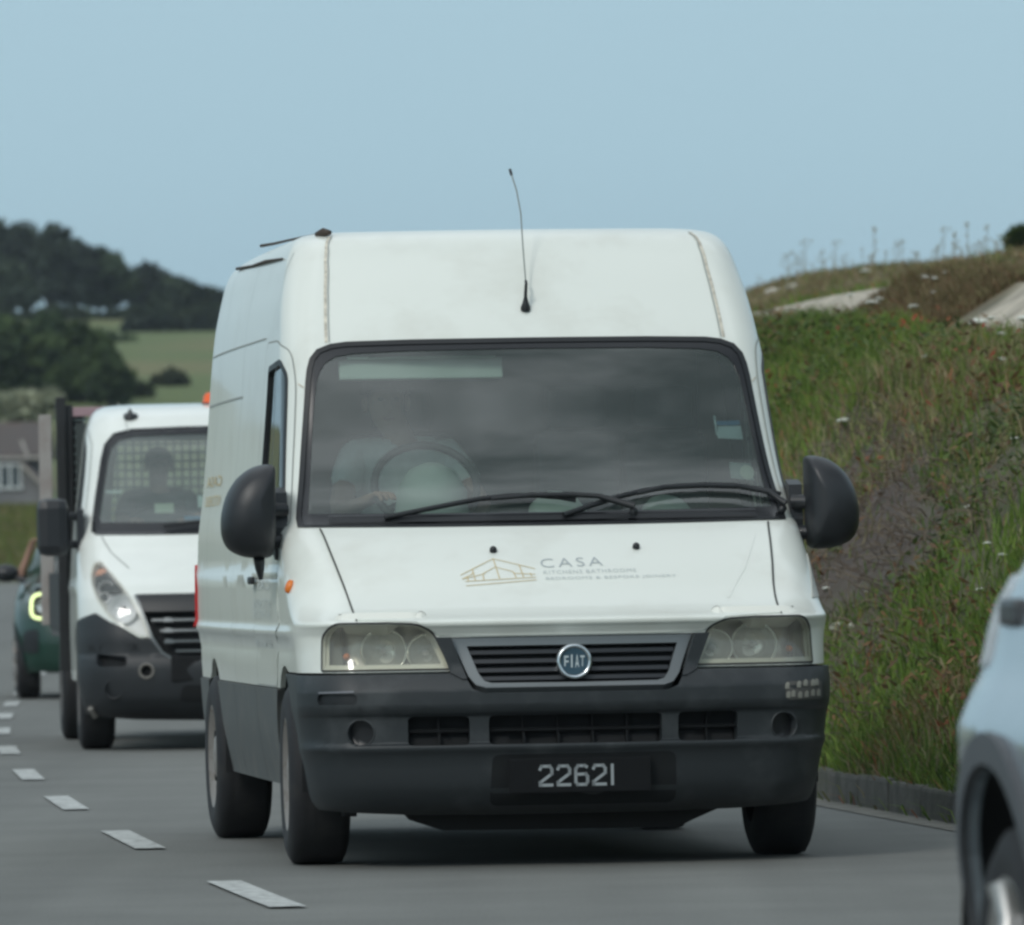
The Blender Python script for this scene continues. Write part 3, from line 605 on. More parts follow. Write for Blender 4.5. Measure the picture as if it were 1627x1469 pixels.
# cladding along the sills and round the tail
for sg in (-1,1):
    m=MB(); o=[VAN.sd(1.128,.648,sg)]+arc(VAN,.87,.335,.402,50,-6,sg)+[VAN.sd(1.27,.285,sg),VAN.sd(3.67,.285,sg)]+arc(VAN,4.07,.335,.402,186,129,sg)+[VAN.sd(3.812,.648,sg)]
    m.patch(VAN,o,off=.010,thick=.03,mi=0,gz=.05); m.ribbon(VAN,[VAN.sd(2.0,.65,sg),VAN.sd(2.0,.30,sg)],.007,off=.013,mi=1); m.ribbon(VAN,[VAN.sd(2.95,.65,sg),VAN.sd(2.95,.30,sg)],.007,off=.013,mi=1); m.build('sill_cladding',[PLAST2,SEAM],van)
for sg in (-1,1): m=MB(); m.patch(VAN,arc(VAN,4.07,.335,.402,51,-10,sg)[::-1]+[VAN.sd(4.328,.648,sg),(sg*5.99,.648),(sg*5.99,.33)],off=.01,thick=.03); m.build('rear_bumper',PLAST2,van)
# wheel arch liners and underside
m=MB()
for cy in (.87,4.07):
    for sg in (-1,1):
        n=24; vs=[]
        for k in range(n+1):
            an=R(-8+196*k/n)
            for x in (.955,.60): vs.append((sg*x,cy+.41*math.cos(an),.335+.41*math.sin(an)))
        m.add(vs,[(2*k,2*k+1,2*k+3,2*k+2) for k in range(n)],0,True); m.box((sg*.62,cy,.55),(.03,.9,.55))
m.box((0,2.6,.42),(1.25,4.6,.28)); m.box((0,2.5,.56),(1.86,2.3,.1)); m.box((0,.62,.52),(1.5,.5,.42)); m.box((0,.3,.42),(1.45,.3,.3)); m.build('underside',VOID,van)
m=MB(); m.prism([(-.62,.24),(-.55,.165),(-.44,.128),(.42,.122),(.48,.15),(.60,.20),(.66,.25)],lambda p,q,d:(p,d,q),.42,.60); m.box((-.78,.62,.21),(.05,.3,.05)); m.box((.72,.62,.225),(.16,.05,.03)); m.build('undertray',mat('undertray',(.012,.013,.014),.7),van)
m=MB(); m.tube([(-.72,1.9,.26),(-.72,2.2,.25),(-.70,2.6,.27)],.05,0,12); m.build('exhaust',mat('rusty_steel',(.06,.045,.038),.8,var=.4,vscale=20),van); m=MB(); m.tube([(-.9,4.07,.30),(.9,4.07,.30)],.05,0,12); m.build('rear_axle',MATS['rusty_steel'],van)
# side windows, door panels
for sg in (-1,1):
    d=bpy.data.objects.new('door',None); d.empty_display_size=.1; link(d,van)
    m=MB(); m.patch(VAN,inset(DOOR[sg],.004),[WIN[sg]],off=.0025,thick=.006,zex=[1.24,1.26,1.94,.85,.87,1.06,1.075,1.09],gz=.05); m.build('door_panel',[WHITE],d)
    fr=WIN[sg]; m=MB(); inn=inset(fr,.022,(1,1)); m.patch(VAN,fr,[inn],off=.006,thick=.02,mi=0)
    m.ribbon(VAN,[VAN.sd(1.50,1.88,sg),VAN.sd(1.34,1.29,sg)],.022,off=.008,mi=0); m.build('window_frame',[BLACK],d)
    m=MB(); m.patch(VAN,inset(fr,.004),off=-.006,thick=0,rim=False); m.build('window_glass',SG,d)
    m=MB(); p=VAN.P(*VAN.sd(1.86,1.06,sg),.02); m.box(p,(.02,.12,.03),0,bev=.008); m.build('door_handle',BLACK,d)
# mirrors
def van_mirror(sg):
    h=bpy.data.objects.new('wing_mirror',None); h.empty_display_size=.1; link(h,van)
    out=[(.0,.175),(.035,.18),(.09,.168),(.145,.128),(.185,.065),(.205,-.01),(.205,-.085),(.185,-.135),(.13,-.165),(.06,-.172),(.012,-.168),(.002,-.10)]
    out=rp(out,.03,3); n=len(out); cx_,cz_=.085,.0; vs=[];K=9
    for j in range(K):
        t=j/(K-1); y=.055-.155*t; sc=(1-t**2.6)**.5 if t<1 else .0; sc=.30+.70*sc if t<1 else .26
        for p in out: vs.append((sg*(.993+cx_+(p[0]-cx_)*sc*(1 if t<.99 else .9)),.88+y,1.308+cz_+(p[1]-cz_)*sc))
    fs=[(j*n+i,j*n+(i+1)%n,(j+1)*n+(i+1)%n,(j+1)*n+i) for j in range(K-1) for i in range(n)]+[tuple(range((K-1)*n,K*n))]
    m=MB(); m.add(vs,fs,0,True); m.build('mirror_housing',MIRB,h)
    m=MB(); back=[(sg*(.993+cx_+(p[0]-cx_)*.95),.933,1.308+p[1]*.95) for p in out]; m.add(back,[tuple(range(n))],0); m.build('mirror_glass',mat('mirror_glass',(.75,.8,.82),.03,metal=1),h)
    m=MB()
    for z in (1.315,1.20): m.tube([(sg*.955,.95,z),(sg*1.03,.91,z)],.027,0,12)
    m.prism([(.96,1.13),(1.04,1.15),(1.14,1.30),(1.06,1.40),(.98,1.38),(.95,1.25)],lambda p,q,d:(sg*d,p,q),.945,.995); m.build('mirror_arm',MIRB,h)
    if sg<0: m=MB(); m.tube([(-1.06,.90,1.14),(-1.055,.93,1.10),(-1.05,.95,1.06)],[.022,.018,.008],0,8); m.build('aerial_stub',MIRB,h)
for sg in (-1,1): van_mirror(sg)
m=MB(); p=VAN.P(*VAN.sd(.62,1.03,-1),.0); m.lathe([(0,.026),(.010,.025),(.016,.016),(.018,0)],p,tuple(VAN.N(*VAN.sd(.62,1.03,-1))),0,20,squash=(.75,1.0)); m.build('side_repeater',AMBER,van)
# broken flank at the passenger-side wing
m=MB(); m.patch(VAN,[VAN.f(.935,.955),VAN.f(.965,1.05),VAN.f(.972,1.12),VAN.sd(.75,1.10,1),VAN.sd(.78,.97,1)],off=.004,thick=.004); m.build('dented_wing',mat('bare_filler',(.42,.43,.40),.6,var=.1),van)
# tail lamps
for sg in (-1,1):
    m=MB(); m.patch(VAN,rp([VAN.sd(4.92,.86,sg),VAN.sd(4.92,1.12,sg),(sg*5.12,1.12),(sg*5.12,.86)],.02),off=.012,thick=.014,mi=0); m.build('tail_lamp',RED,van)
# roof strips
m=MB()
m.tube([(-.715,1.75,2.374),(-.745,2.1,2.378),(-.765,2.6,2.386),(-.778,3.1,2.393),(-.792,3.5,2.401)],[.008,.006,.005,.006,.007],0,6)
m.tube([(-.735,1.78,2.372),(-.715,1.74,2.380),(-.695,1.70,2.376)],[.012,.017,.010],0,8)
m.tube([VAN.P(*VAN.sd(1.9,2.285,-1),.006),VAN.P(*VAN.sd(2.6,2.30,-1),.010),VAN.P(*VAN.sd(3.3,2.31,-1),.006),VAN.P(*VAN.sd(4.2,2.33,-1),.010)],[.004,.007,.005,.007],0,6)
m.build('loose_roof_strip',mat('weathered_rubber',(.06,.045,.035),.8,var=.3,vscale=15),van)
# aerial
b_=VAN.P(*VAN.f(.005,2.057)); m=MB(); m.lathe([(0,.018),(.012,.019),(.03,.012),(.05,.007),(.10,.0045)],b_,(0,-.2,1),0,16); m.tube([b_+np.array([0,-.01,.04]),(.012,1.34,2.16),(.013,1.36,2.17)],.0055,0,8)
m.tube([(.013,1.36,2.16),(.012,1.42,2.30),(.011,1.46,2.43),(.004,1.52,2.52),(-.006,1.60,2.59)],.0028,1,6); m.tube([(-.005,1.595,2.583),(-.009,1.61,2.605)],.006,0,6); m.build('aerial',[BLACK,mat('aerial_wire',(.20,.22,.21),.5)],van)
# wheels
for cy in (.87,4.07):
    for sg in (-1,1): wheel(van,(sg*.868,cy,.335),sg,.335,.215,RIM,.215,steer=R(-2.0) if cy<1 else 0)
# cab interior
m=MB(); m.prism([(.88,1.20),(.95,1.262),(1.20,1.285),(1.36,1.262),(1.40,1.12),(1.30,.80),(.88,.80)],lambda p,q,d:(d,p,q),-.84,.84); m.build('dashboard',GREYT,van)
m=MB(); m.lathe([(0,0),(-.008,.06),(-.04,.12),(-.10,.162),(-.25,.18)],(-.375,1.16,1.475),(0,-.35,.94),0,24,squash=(1,.8)); m.build('instrument_binnacle',GREYL,van); m=MB(); m.lathe([(0,0),(0,.10),(-.04,.14),(-.12,.15)],(.10,1.16,1.325),(0,-.35,.94),0,24,squash=(1.4,.8)); m.build('dashboard_tray',GREYL,van); m=MB(); m.lathe([(.0,0),(0,.09),(-.03,.12),(-.1,.13)],(.52,1.2,1.31),(0,-.3,.95),0,24,squash=(1.6,.8)); m.build('dashboard_tray',GREYL,van)
m=MB(); cw=Vector((-.375,1.42,1.40)); tl=Vector((0,-.80,.60)).normalized(); ux=Vector((1,0,0)); uz=tl.cross(ux).normalized()
m.tube([cw+ux*.195*math.cos(2*math.pi*k/32)+uz*.195*math.sin(2*math.pi*k/32) for k in range(33)],.016,0,10,cap=False)
for an in (215,325): m.tube([cw-uz*.04,cw+(ux*math.cos(R(an))+uz*math.sin(R(an)))*.19],[.03,.012],0,8)
m.build('steering_wheel',mat('wheel_grey',(.035,.04,.042),.6),van)
m=MB(); m.box((-.40,1.30,1.842),(.62,.02,.085),0,Matrix.Rotation(R(-20),3,'X'),bev=.008); m.tube([(-.68,1.28,1.885),(-.12,1.28,1.885)],.006,0,6); m.build('sun_visor',VISOR,van)
for x in (-.40,.28,.62):
    m=MB(); m.box((x,1.72,1.02),(.46 if x<0 else .34,.48,.16),0,bev=.05); m.box((x,1.98,1.33),(.44 if x<0 else .33,.14,.56),0,Matrix.Rotation(R(-10),3,'X'),bev=.05); m.box((x,2.03,1.70),(.24,.10,.17),0,bev=.04); m.build('seat',SEATM,van)
person('driver in a white T-shirt at the wheel of the white van',tuple(Vector(V0)+Matrix.Rotation(VRZ,3,'Z')@Vector((-.42,0,0))),VRZ,
  dict(pelvis=(0,1.82,1.12),chest=(0,1.84,1.42),neck=(0,1.83,1.58),head=(-.06,1.79,1.71),lsh=(-.185,1.82,1.52),lel=(-.27,1.64,1.30),lwr=(-.175,1.47,1.35),rsh=(.185,1.82,1.52),rel=(.29,1.66,1.31),rwr=(.205,1.48,1.37),
       lhip=(-.10,1.78,1.10),lkn=(-.13,1.46,1.18),lan=(-.12,1.22,.86),rhip=(.10,1.78,1.10),rkn=(.13,1.46,1.18),ran=(.12,1.22,.86)),SKIN,SHIRTW)
# ------------------------------------------------------------------ white flatbed truck behind
def tdisp(a,y,z):
    if a>.9: k=min(1.,(a-.9)/.3); return k*.010*math.exp(-((z-1.0)/.03)**2)
    return 0.
TRK=Surf(([.18,.26,.34,.50,.66,.80,.93,1.0,1.12,1.22,1.32,1.345,1.98,2.0,2.06,2.11,2.14,2.155,2.165],[.16,.06,.02,.0,.0,.03,.08,.15,.34,.52,.66,.70,1.22,1.25,1.34,1.46,1.58,1.72,1.95]),
    ([.18,.3,.5,.8,1.1,1.35,1.7,1.98,2.06,2.12,2.15,2.165],[.93,.98,1.0,1.005,.995,.975,.93,.895,.87,.83,.77,.66]),bow=([.18,1.1,2.165],[.16,.17,.12]),rx=([.18,.9,1.35,2.165],[.28,.26,.14,.18]),ry=([.18,.9,1.35,2.165],[.36,.36,.22,.2]),L=2.15,rr=.08,disp=tdisp,taper=0)
T0=(-1.66,50.15,0); TRZ=R(4.8)
trk=thing('flatbed_truck','white cab truck with black lower bumper and orange roof beacon, following the van','truck',T0,TRZ)
tzs=[.26,.34,.80,.93,1.0,1.12,1.32,1.345,1.98,2.0,2.06,2.11,2.13,2.15]
two=[(0,1.33),(.45,1.33),(.735,1.335),(.775,1.36),(.772,1.6),(.765,1.8),(.75,1.90),(.70,1.965),(.60,1.992),(.3,2.0),(0,2.002)]; TWO=two+[(-a,z) for a,z in two[::-1] if a>0]
twi=[(0,1.405),(.45,1.405),(.70,1.41),(.728,1.435),(.728,1.6),(.72,1.8),(.705,1.88),(.665,1.93),(.58,1.952),(.3,1.96),(0,1.962)]; TWI=twi+[(-a,z) for a,z in twi[::-1] if a>0]
thl=rp([TRK.f(.575,.690),TRK.f(.64,.700),TRK.f(.80,.80),TRK.f(.895,.93),TRK.f(.93,1.06),TRK.f(.90,1.16),TRK.f(.85,1.18),TRK.f(.79,1.10),TRK.f(.66,.90),TRK.f(.60,.78)],[.01,.02,.03,.05,.05,.03,.02,.05,.05,.02])
THL={1:thl,-1:mir(thl)}
twin=[(.93,1.42,'a'),(1.60,1.42,'y'),(1.60,1.93,'y'),(.99,1.95,'a'),(.93,1.88,'a')]
TWIN={sg:rp([((sg*a if k=='a' else TRK.sd(a,z,sg)[0]),z) for a,z,k in twin],.03) for sg in (-1,1)}
def th(sg): return [(0,.955),TRK.f(sg*.655,.955),TRK.f(sg*.60,.78),TRK.f(sg*.572,.69),TRK.f(sg*.64,.695),TRK.f(sg*.80,.79),TRK.f(sg*.90,.80),TRK.sd(.50,.80,sg)]+arc(TRK,.87,.34,.42,120,20,sg)+[TRK.sd(1.27,.42,sg),TRK.sd(2.05,.42,sg),(sg*5.2,.42),(sg*6,.42)]
m=MB(); lo=th(-1)[::-1]+th(1)[1:]
m.patch(TRK,lo+[(6,2.164),(-6,2.164)],[TWO,THL[1],THL[-1],TWIN[1],TWIN[-1],[(5.42,1.40),(5.99,1.40),(5.99,1.93),(5.42,1.93)],[(-5.42,1.40),(-5.99,1.40),(-5.99,1.93),(-5.42,1.93)]],thick=.02,zex=tzs,gz=.06)
rt=[TRK.P(a,2.164) for a in np.linspace(-6,6,120)[:-1]]; n=len(rt); m.add([tuple(p) for p in rt],[tuple(range(n))])
for sg in (-1,1):
    m.ribbon(TRK,[(sg*.70,1.325),(sg*.665,1.22),(sg*.60,1.12)],.008,off=.003,mi=1)
    m.ribbon(TRK,[TRK.f(sg*.64,1.98),TRK.f(sg*.65,2.10)],.006,off=.003,mi=1)
    m.ribbon(TRK,[(sg*.86,1.40),(sg*.86,1.9),(sg*.93,1.99),TRK.sd(1.75,2.0,sg),TRK.sd(1.75,.45,sg),TRK.sd(1.32,.45,sg)],.007,off=.003,mi=1)
m.build('body',[WHITE2,SEAML],trk)
m=MB(); m.patch(TRK,[(-2.,1.0),(2.,1.0),(2.,2.15),(-2.,2.15)],[TWI,TWIN[1],TWIN[-1]],off=-.035,thick=0,rim=False,zex=tzs,gz=.08); m.box((0,1.2,.9),(1.7,1.5,.04))
m.box((0,2.06,1.15),(1.8,.03,.5)); m.box((-.90,2.06,1.8),(.1,.03,.5)); m.box((.90,2.06,1.8),(.1,.03,.5));  m.build('cab_trim',MATS['cab_dark'],trk)
g=MB(); g.patch(TRK,TWO,off=-.004,thick=0,rim=False,gz=.08,zex=tzs); ws2=g.build('windscreen',WS2,trk)
g=MB(); g.patch(TRK,TWO,[TWI],off=-.0005,thick=.004,gz=.08); g.ribbon(TRK,TWO,.02,off=.003,mi=0,closed=True); g.build('windscreen_frame',[FRIT],ws2)
m=MB(); m.tube([TRK.P(*TRK.f(x,z),.03) for x,z in ((-.45,1.36),(-.2,1.385),(.1,1.40),(.3,1.41))],.012,0,6); m.tube([TRK.P(*TRK.f(x,z),.03) for x,z in ((.2,1.36),(.5,1.39),(.8,1.42))],.012,0,6); m.build('wiper',BLACK,trk)
for x0,x1,z0,z1,mt in ((-.80,-.70,1.60,1.615,PAPER),(-.50,-.38,1.47,1.53,CREAM),(-.23,-.15,1.50,1.575,PAPER),(-.12,-.06,1.50,1.57,PAPER),(-.32,.0,1.425,1.45,BLUEP)):
    q=MB(); q.patch(TRK,[TRK.f(x0,z0),TRK.f(x1,z0),TRK.f(x1,z1),TRK.f(x0,z1)],off=-.012,thick=.001); q.build('window_sticker',mt,ws2)
# lamps
for sg in (-1,1):
    h=bpy.data.objects.new('headlight',None); h.empty_display_size=.1; link(h,trk)
    m=MB(); m.patch(TRK,THL[sg],off=-.08,thick=0,rim=False,mi=0); m.patch(TRK,THL[sg],[inset(THL[sg],.012)],off=-.002,thick=.07,mi=1); m.build('lamp_housing',[mat('lamp_silver',(.90,.92,.92),.4),MATS['lamp_bezel']],h)
    for x,z,r in ((.745,.90,.085),(.85,1.05,.045),(.875,.985,.03)):
        c=TRK.P(*TRK.f(sg*x,z),-.07); m=MB(); m.lathe([(0,.012),(.004,r*.5),(.02,r*.8),(.05,r),(.052,r+.005)],c,(sg*.15,-1,0),0,26); m.lathe([(0,.02),(.03,.018),(.035,0)],c,(sg*.15,-1,0),1,14); m.build('lamp_reflector',[MATS['lamp_silver'],SILV],h)
    c=TRK.P(*TRK.f(sg*.865,1.125),-.05); m=MB(); m.lathe([(0,.038),(.02,.036),(.03,.0)],c,(sg*.3,-1,0),0,20); m.build('indicator',mat('amber_pale',(.70,.35,.22),.3),h)
    m=MB(); m.patch(TRK,inset(THL[sg],.003),off=.003,thick=.004); m.build('lens',LENSC,h)
# grille and bumper
g2=[(0,.958),TRK.f(.655,.955),TRK.f(.60,.80),TRK.f(.56,.69),TRK.f(.50,.60),TRK.f(.42,.55),(0,.54)]; TG=g2+[(-a,z) for a,z in g2[::-1] if a>0]
gr=bpy.data.objects.new('grille',None); link(gr,trk)
m=MB(); m.patch(TRK,TG,off=-.05,thick=0,rim=False,mi=0); m.patch(TRK,[TRK.f(-.655,.955),(0,.957),TRK.f(.655,.955),TRK.f(.60,.85),(0,.85),TRK.f(-.60,.85)],off=.01,thick=.04,mi=1)
for z in (.80,.735,.67,.61):
    k=.56-(.80-z)*.75; m.patch(TRK,[TRK.f(-k,z-.006),TRK.f(k,z-.006),TRK.f(k,z+.006),TRK.f(-k,z+.006)],off=.004,thick=.03,mi=2)
for x in (-.46,-.24,.24,.46):
    for z in (.80,.735,.67): m.patch(TRK,[TRK.f(x-.03,z-.012),TRK.f(x+.03,z-.012),TRK.f(x+.025,z+.01),TRK.f(x-.02,z+.014)],off=.008,thick=.01,mi=2)
m.ribbon(TRK,[TRK.f(-.655,.95),TRK.f(-.60,.80),TRK.f(-.56,.69),TRK.f(-.50,.60),TRK.f(-.42,.55),(0,.54),TRK.f(.42,.55),TRK.f(.50,.60),TRK.f(.56,.69),TRK.f(.60,.80),TRK.f(.655,.95)],.016,off=.012,mi=2)
m.build('grille_slats',[VOID,BLACK,SILV],gr)
m=MB(); m.prism([(0,.075),(.06,0),(0,-.075),(-.06,0)],lambda p,q,d:(p,TRK.P(0,1.0)[1]+d,.985+q),-.05,-.02); m.build('emblem',CHROME,gr)
TBU=Surf(([.15,.20,.26,.34,.50,.56,.60,.66,.80,.93],[.30,.14,.05,.0,-.02,-.01,.02,.0,.025,.07]),([.15,.3,.5,.8,1.1],[.93,.99,1.01,1.01,1.0]),bow=([.18,1.1],[.16,.17]),rx=([.18,.9],[.28,.26]),ry=([.18,.9],[.36,.36]),L=2.15,rr=.08,taper=0)
def tb(sg): return [TBU.f(sg*.50,.60),TBU.f(sg*.56,.69),TBU.f(sg*.64,.685),TBU.f(sg*.80,.785),TBU.f(sg*.90,.85),TBU.sd(.48,.80,sg)]+arc(TBU,.87,.34,.42,128,190,sg)+[(sg*.98,.23),(sg*.7,.19),(sg*.3,.18)]
cx2=TBU.f(-.62,.50); hole=[TBU.f(-.60+.035*math.cos(2*math.pi*k/18),.49+.035*math.sin(2*math.pi*k/18)) for k in range(18)]
sl=[rp([TBU.f(sg*.90,.60),TBU.f(sg*.90,.52),TBU.f(sg*.72,.52),TBU.f(sg*.72,.58)],.02) for sg in (-1,1)]
m=MB(); m.patch(TBU,[(0,.54),TBU.f(.42,.55)]+tb(1)+[(0,.175)]+tb(-1)[::-1]+[TBU.f(-.42,.55)],[hole]+sl,off=0,thick=.06,zex=[.20,.26,.34,.5,.56,.6,.66],gz=.06); tbm=m.build('bumper',mat('truck_bumper',(.020,.023,.026),.5,var=.15,vscale=6),trk)
m=MB(); m.patch(TBU,rp([TBU.f(-.40,.30),TBU.f(.40,.30),TBU.f(.38,.40),TBU.f(-.38,.40)],.03),off=.003,thick=.003); [m.patch(TBU,q,off=-.05,thick=0,rim=False) for q in sl]; m.build('air_intake',VOID,tbm)
m=MB(); c=TBU.P(*TBU.f(-.60,.49)); m.lathe([(-.03,.034),(.006,.036),(.012,.044),(.004,.05)],c,(-.2,-1,0),0,24); m.lathe([(-.03,0),(-.03,.034)],c,(-.2,-1,0),1,20); m.build('towing_eye_hole',[mat('worn_grey',(.20,.19,.17),.6),VOID],tbm)
m=MB()
for x in (-.80,.80): m.lathe([(-.02,.05),(.004,.052),(.006,.060),(.0,.064)],TBU.P(*TBU.f(x,.38)),(x*.4,-1,0),0,24)
m.build('fog_lamp_cover',BLACK,tbm)
m=MB(); m.tube([TBU.P(*TBU.f(-.93,.27),.01),TBU.P(*TBU.f(-.90,.22),.01)],.02,0,8); m.build('scuffed_corner',MATS['worn_grey'],tbm)
for sg in (-1,1):
    m=MB(); m.patch(TRK,inset(TWIN[sg],.004),off=-.006,thick=0,rim=False); gl=m.build('window_glass',SG,trk); m=MB(); m.patch(TRK,TWIN[sg],[inset(TWIN[sg],.02)],off=.004,thick=.015); m.build('window_frame',BLACK,gl)
    h=bpy.data.objects.new('wing_mirror',None); link(h,trk); m=MB(); m.box((sg*1.135,.88,1.385),(.20,.14,.36),0,bev=.065); m.build('mirror_housing',MIRB,h)
    m=MB()
    for z in (1.45,1.275): m.tube([(sg*.95,.95,z),(sg*1.06,.90,z)],.026,0,10)
    m.prism([(.88,1.22),(1.05,1.2),(1.12,1.36),(1.0,1.50),(.90,1.49)],lambda p,q,d:(sg*d,p,q),.94,.985); m.build('mirror_arm',MIRB,h)
    for cy,x in ((.87,.885),(4.1,.90)): wheel(trk,(sg*x,cy,.345),sg,.345,.21,RIM,.215)
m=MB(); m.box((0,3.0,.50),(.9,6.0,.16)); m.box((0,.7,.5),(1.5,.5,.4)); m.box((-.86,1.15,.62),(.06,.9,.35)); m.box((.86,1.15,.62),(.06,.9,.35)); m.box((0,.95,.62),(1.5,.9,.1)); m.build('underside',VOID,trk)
m=MB(); m.lathe([(0,.045),(.03,.045),(.03,.0)],TRK.P(*TRK.f(-.62,2.07),-.01),(0,-.3,1),0,16); m.tube([TRK.P(*TRK.f(-.62,2.07),.0),TRK.P(*TRK.f(-.62,2.07),.04)+np.array([0,.02,.02])],[.03,.006],0,8); m.build('aerial',BLACK,trk)
m=MB(); m.lathe([(0,.055),(.02,.055),(.025,.05),(.06,.045),(.075,.03),(.08,0)],(-.095,1.75,2.15),(0,0,1),0,24); m.lathe([(-.01,.062),(.012,.062),(.016,.05)],(-.095,1.75,2.15),(0,0,1),1,24); m.build('beacon',[mat('beacon_orange',(.85,.12,.02),.25),BLACK],trk)
# flatbed body: headboard, floor, drop sides, posts
m=MB(); m.box((0,2.33,2.13),(2.08,.07,.06),0); m.build('headboard_rail',mat('faded_red_rail',(.36,.24,.26),.6),trk)
m=MB()
for x in (-1.0,1.0): m.box((x,2.33,1.40),(.085,.085,1.55))
m.box((0,2.33,.72),(2.05,.08,.10)); m.box((-1.035,2.30,1.35),(.06,.10,1.75)); m.build('headboard_frame',mat('black_steel',(.012,.013,.014),.5,var=.2,vscale=10),trk)
m=MB(); m.box((-.93,2.345,1.45),(.08,.03,1.4),0)
m.build('headboard_panel',VOID,trk)
m=MB()
for k in range(-17,18): m.box((k*.052,2.33,1.70),(.014,.008,.82),0,bev=.001)
for k in range(15): m.box((0,2.33,1.31+k*.055),(1.9,.008,.014),0,bev=.001)
m.build('headboard_mesh',mat('mesh_steel',(.22,.27,.26),.6),trk)
m=MB(); m.box((0,3.9,.72),(2.06,3.2,.08)); m.build('bed_floor',mat('bed_steel',(.10,.10,.10),.7,var=.3,vscale=4),trk)
for sg in (-1,1): m=MB(); m.box((sg*1.03,3.9,.92),(.035,3.1,.36)); m.build('drop_side',mat('side_board_dark',(.02,.021,.022),.6),trk)
PST=mat('weathered_grey_post',(.35,.33,.31),.8,dirt=(.24,.19,.17),dscale=5,damt=.6)
for x in (-1.055,1.055): m=MB(); m.box((x,5.30,1.46),(.085,.12,1.42)); m.build('rear_post',PST,trk)
m=MB(); m.prism([(.95,1.02),(1.20,1.05),(1.36,1.09),(1.33,.98),(.95,.9)],lambda p,q,d:(d,p,q),-.8,.8); m.build('dashboard',GREYT,trk)
m=MB(); cw=Vector((-.44,1.30,1.36)); m.tube([cw+ux*.20*math.cos(2*math.pi*k/28)+uz*.20*math.sin(2*math.pi*k/28) for k in range(29)],.015,0,8,cap=False); m.tube([cw-ux*.18,cw+ux*.18],.02,0,8); m.build('steering_wheel',BLACK,trk)
for x in (-.45,.30): m=MB(); m.box((x,1.90,1.30),(.42,.12,.46),0,bev=.05); m.box((x,1.66,1.08),(.44,.45,.14),0,bev=.05); m.build('seat',SEATM,trk)
person('bareheaded driver behind the windscreen of the flatbed truck',tuple(Vector(T0)+Matrix.Rotation(TRZ,3,'Z')@Vector((-.44,-.12,0))),TRZ,
  dict(pelvis=(0,1.78,1.16),chest=(0,1.80,1.46),neck=(0,1.79,1.62),head=(0,1.76,1.745),lsh=(-.19,1.78,1.55),lel=(-.27,1.58,1.34),lwr=(-.20,1.36,1.40),rsh=(.19,1.78,1.55),rel=(.27,1.60,1.34),rwr=(.18,1.38,1.40),
       lhip=(-.10,1.74,1.13),lkn=(-.13,1.42,1.22),lan=(-.12,1.18,.98),rhip=(.10,1.74,1.13),rkn=(.13,1.42,1.22),ran=(.12,1.18,.98)),SKIND,SHIRTD)

# ------------------------------------------------------------------ dark green small car
GRN=mat('dark_green_paint',(.006,.036,.024),.3,coat=.5,var=.1)
def cardisp(a,y,z): return 0.
MIN=Surf(([.16,.24,.34,.50,.68,.76,.84,.90,.96,1.0,1.02,1.34,1.37,1.40,1.415],[.14,.05,.01,.0,.03,.07,.18,.42,.80,1.02,1.08,1.50,1.60,1.80,2.1]),
    ([.16,.3,.5,.62,.80,.92,1.02,1.2,1.36,1.40,1.415],[.80,.85,.86,.865,.855,.83,.79,.70,.62,.56,.45]),bow=([.16,.8,1.415],[.24,.26,.16]),rx=([.16,.8,1.0,1.415],[.30,.30,.16,.16]),ry=([.16,.8,1.0,1.415],[.36,.34,.2,.2]),L=([.16,.8,1.1,1.415],[3.82,3.84,3.7,3.35]),rr=.14,taper=.08,tstart=.6)
M0=(-3.50,71.5,0); MRZ=R(3.8)
mini=thing('small_car','dark green small car with a lit ring headlamp, half hidden behind the truck','car',M0,MRZ)
mwo=[(0,1.005),(.60,1.008),(.76,1.02),(.74,1.18),(.72,1.30),(.60,1.345),(0,1.35)]; MWO=mwo+[(-a,z) for a,z in mwo[::-1] if a>0]
MWIN={sg:rp([(sg*.95,1.02),MIN.sd(3.1,1.02,sg),MIN.sd(2.9,1.32,sg),(sg*1.02,1.32),(sg*.93,1.22)],.03) for sg in (-1,1)}
def mh(sg): return [(sg*.0,.24),(sg*.85,.24)]+arc(MIN,.70,.31,.34,195,-10,sg)+[MIN.sd(1.1,.22,sg),MIN.sd(2.8,.22,sg)]+arc(MIN,3.20,.31,.34,190,-10,sg)+[MIN.sd(3.6,.3,sg),(sg*6,.30)]
m=MB(); m.patch(MIN,mh(-1)[::-1]+mh(1)[1:]+[(6,1.414),(-6,1.414)],[MWO,MWIN[-1],MWIN[1]],thick=.02,zex=[.76,.84,.9,.96,1.0,1.02,1.34,1.37,1.40],gz=.06)
rt=[MIN.P(a,1.414) for a in np.linspace(-6,6,100)[:-1]]; m.add([tuple(p) for p in rt],[tuple(range(len(rt)))]); m.build('body',[GRN],mini)
for sg in (-1,1):
    for cy in (.70,3.20): m=MB(); m.ribbon(MIN,arc(MIN,cy,.31,.36,188,-8,sg),.05,off=.008); m.build('wheel_arch_trim',BLACK,mini)
    m=MB(); m.ribbon(MIN,[MIN.sd(1.05,.25,sg),MIN.sd(2.85,.25,sg)],.10,off=.008); m.build('sill_trim',BLACK,mini)
m=MB(); m.patch(MIN,MWO,off=-.005,thick=0,rim=False,zex=[1.02]); m.build('windscreen',WS,mini)
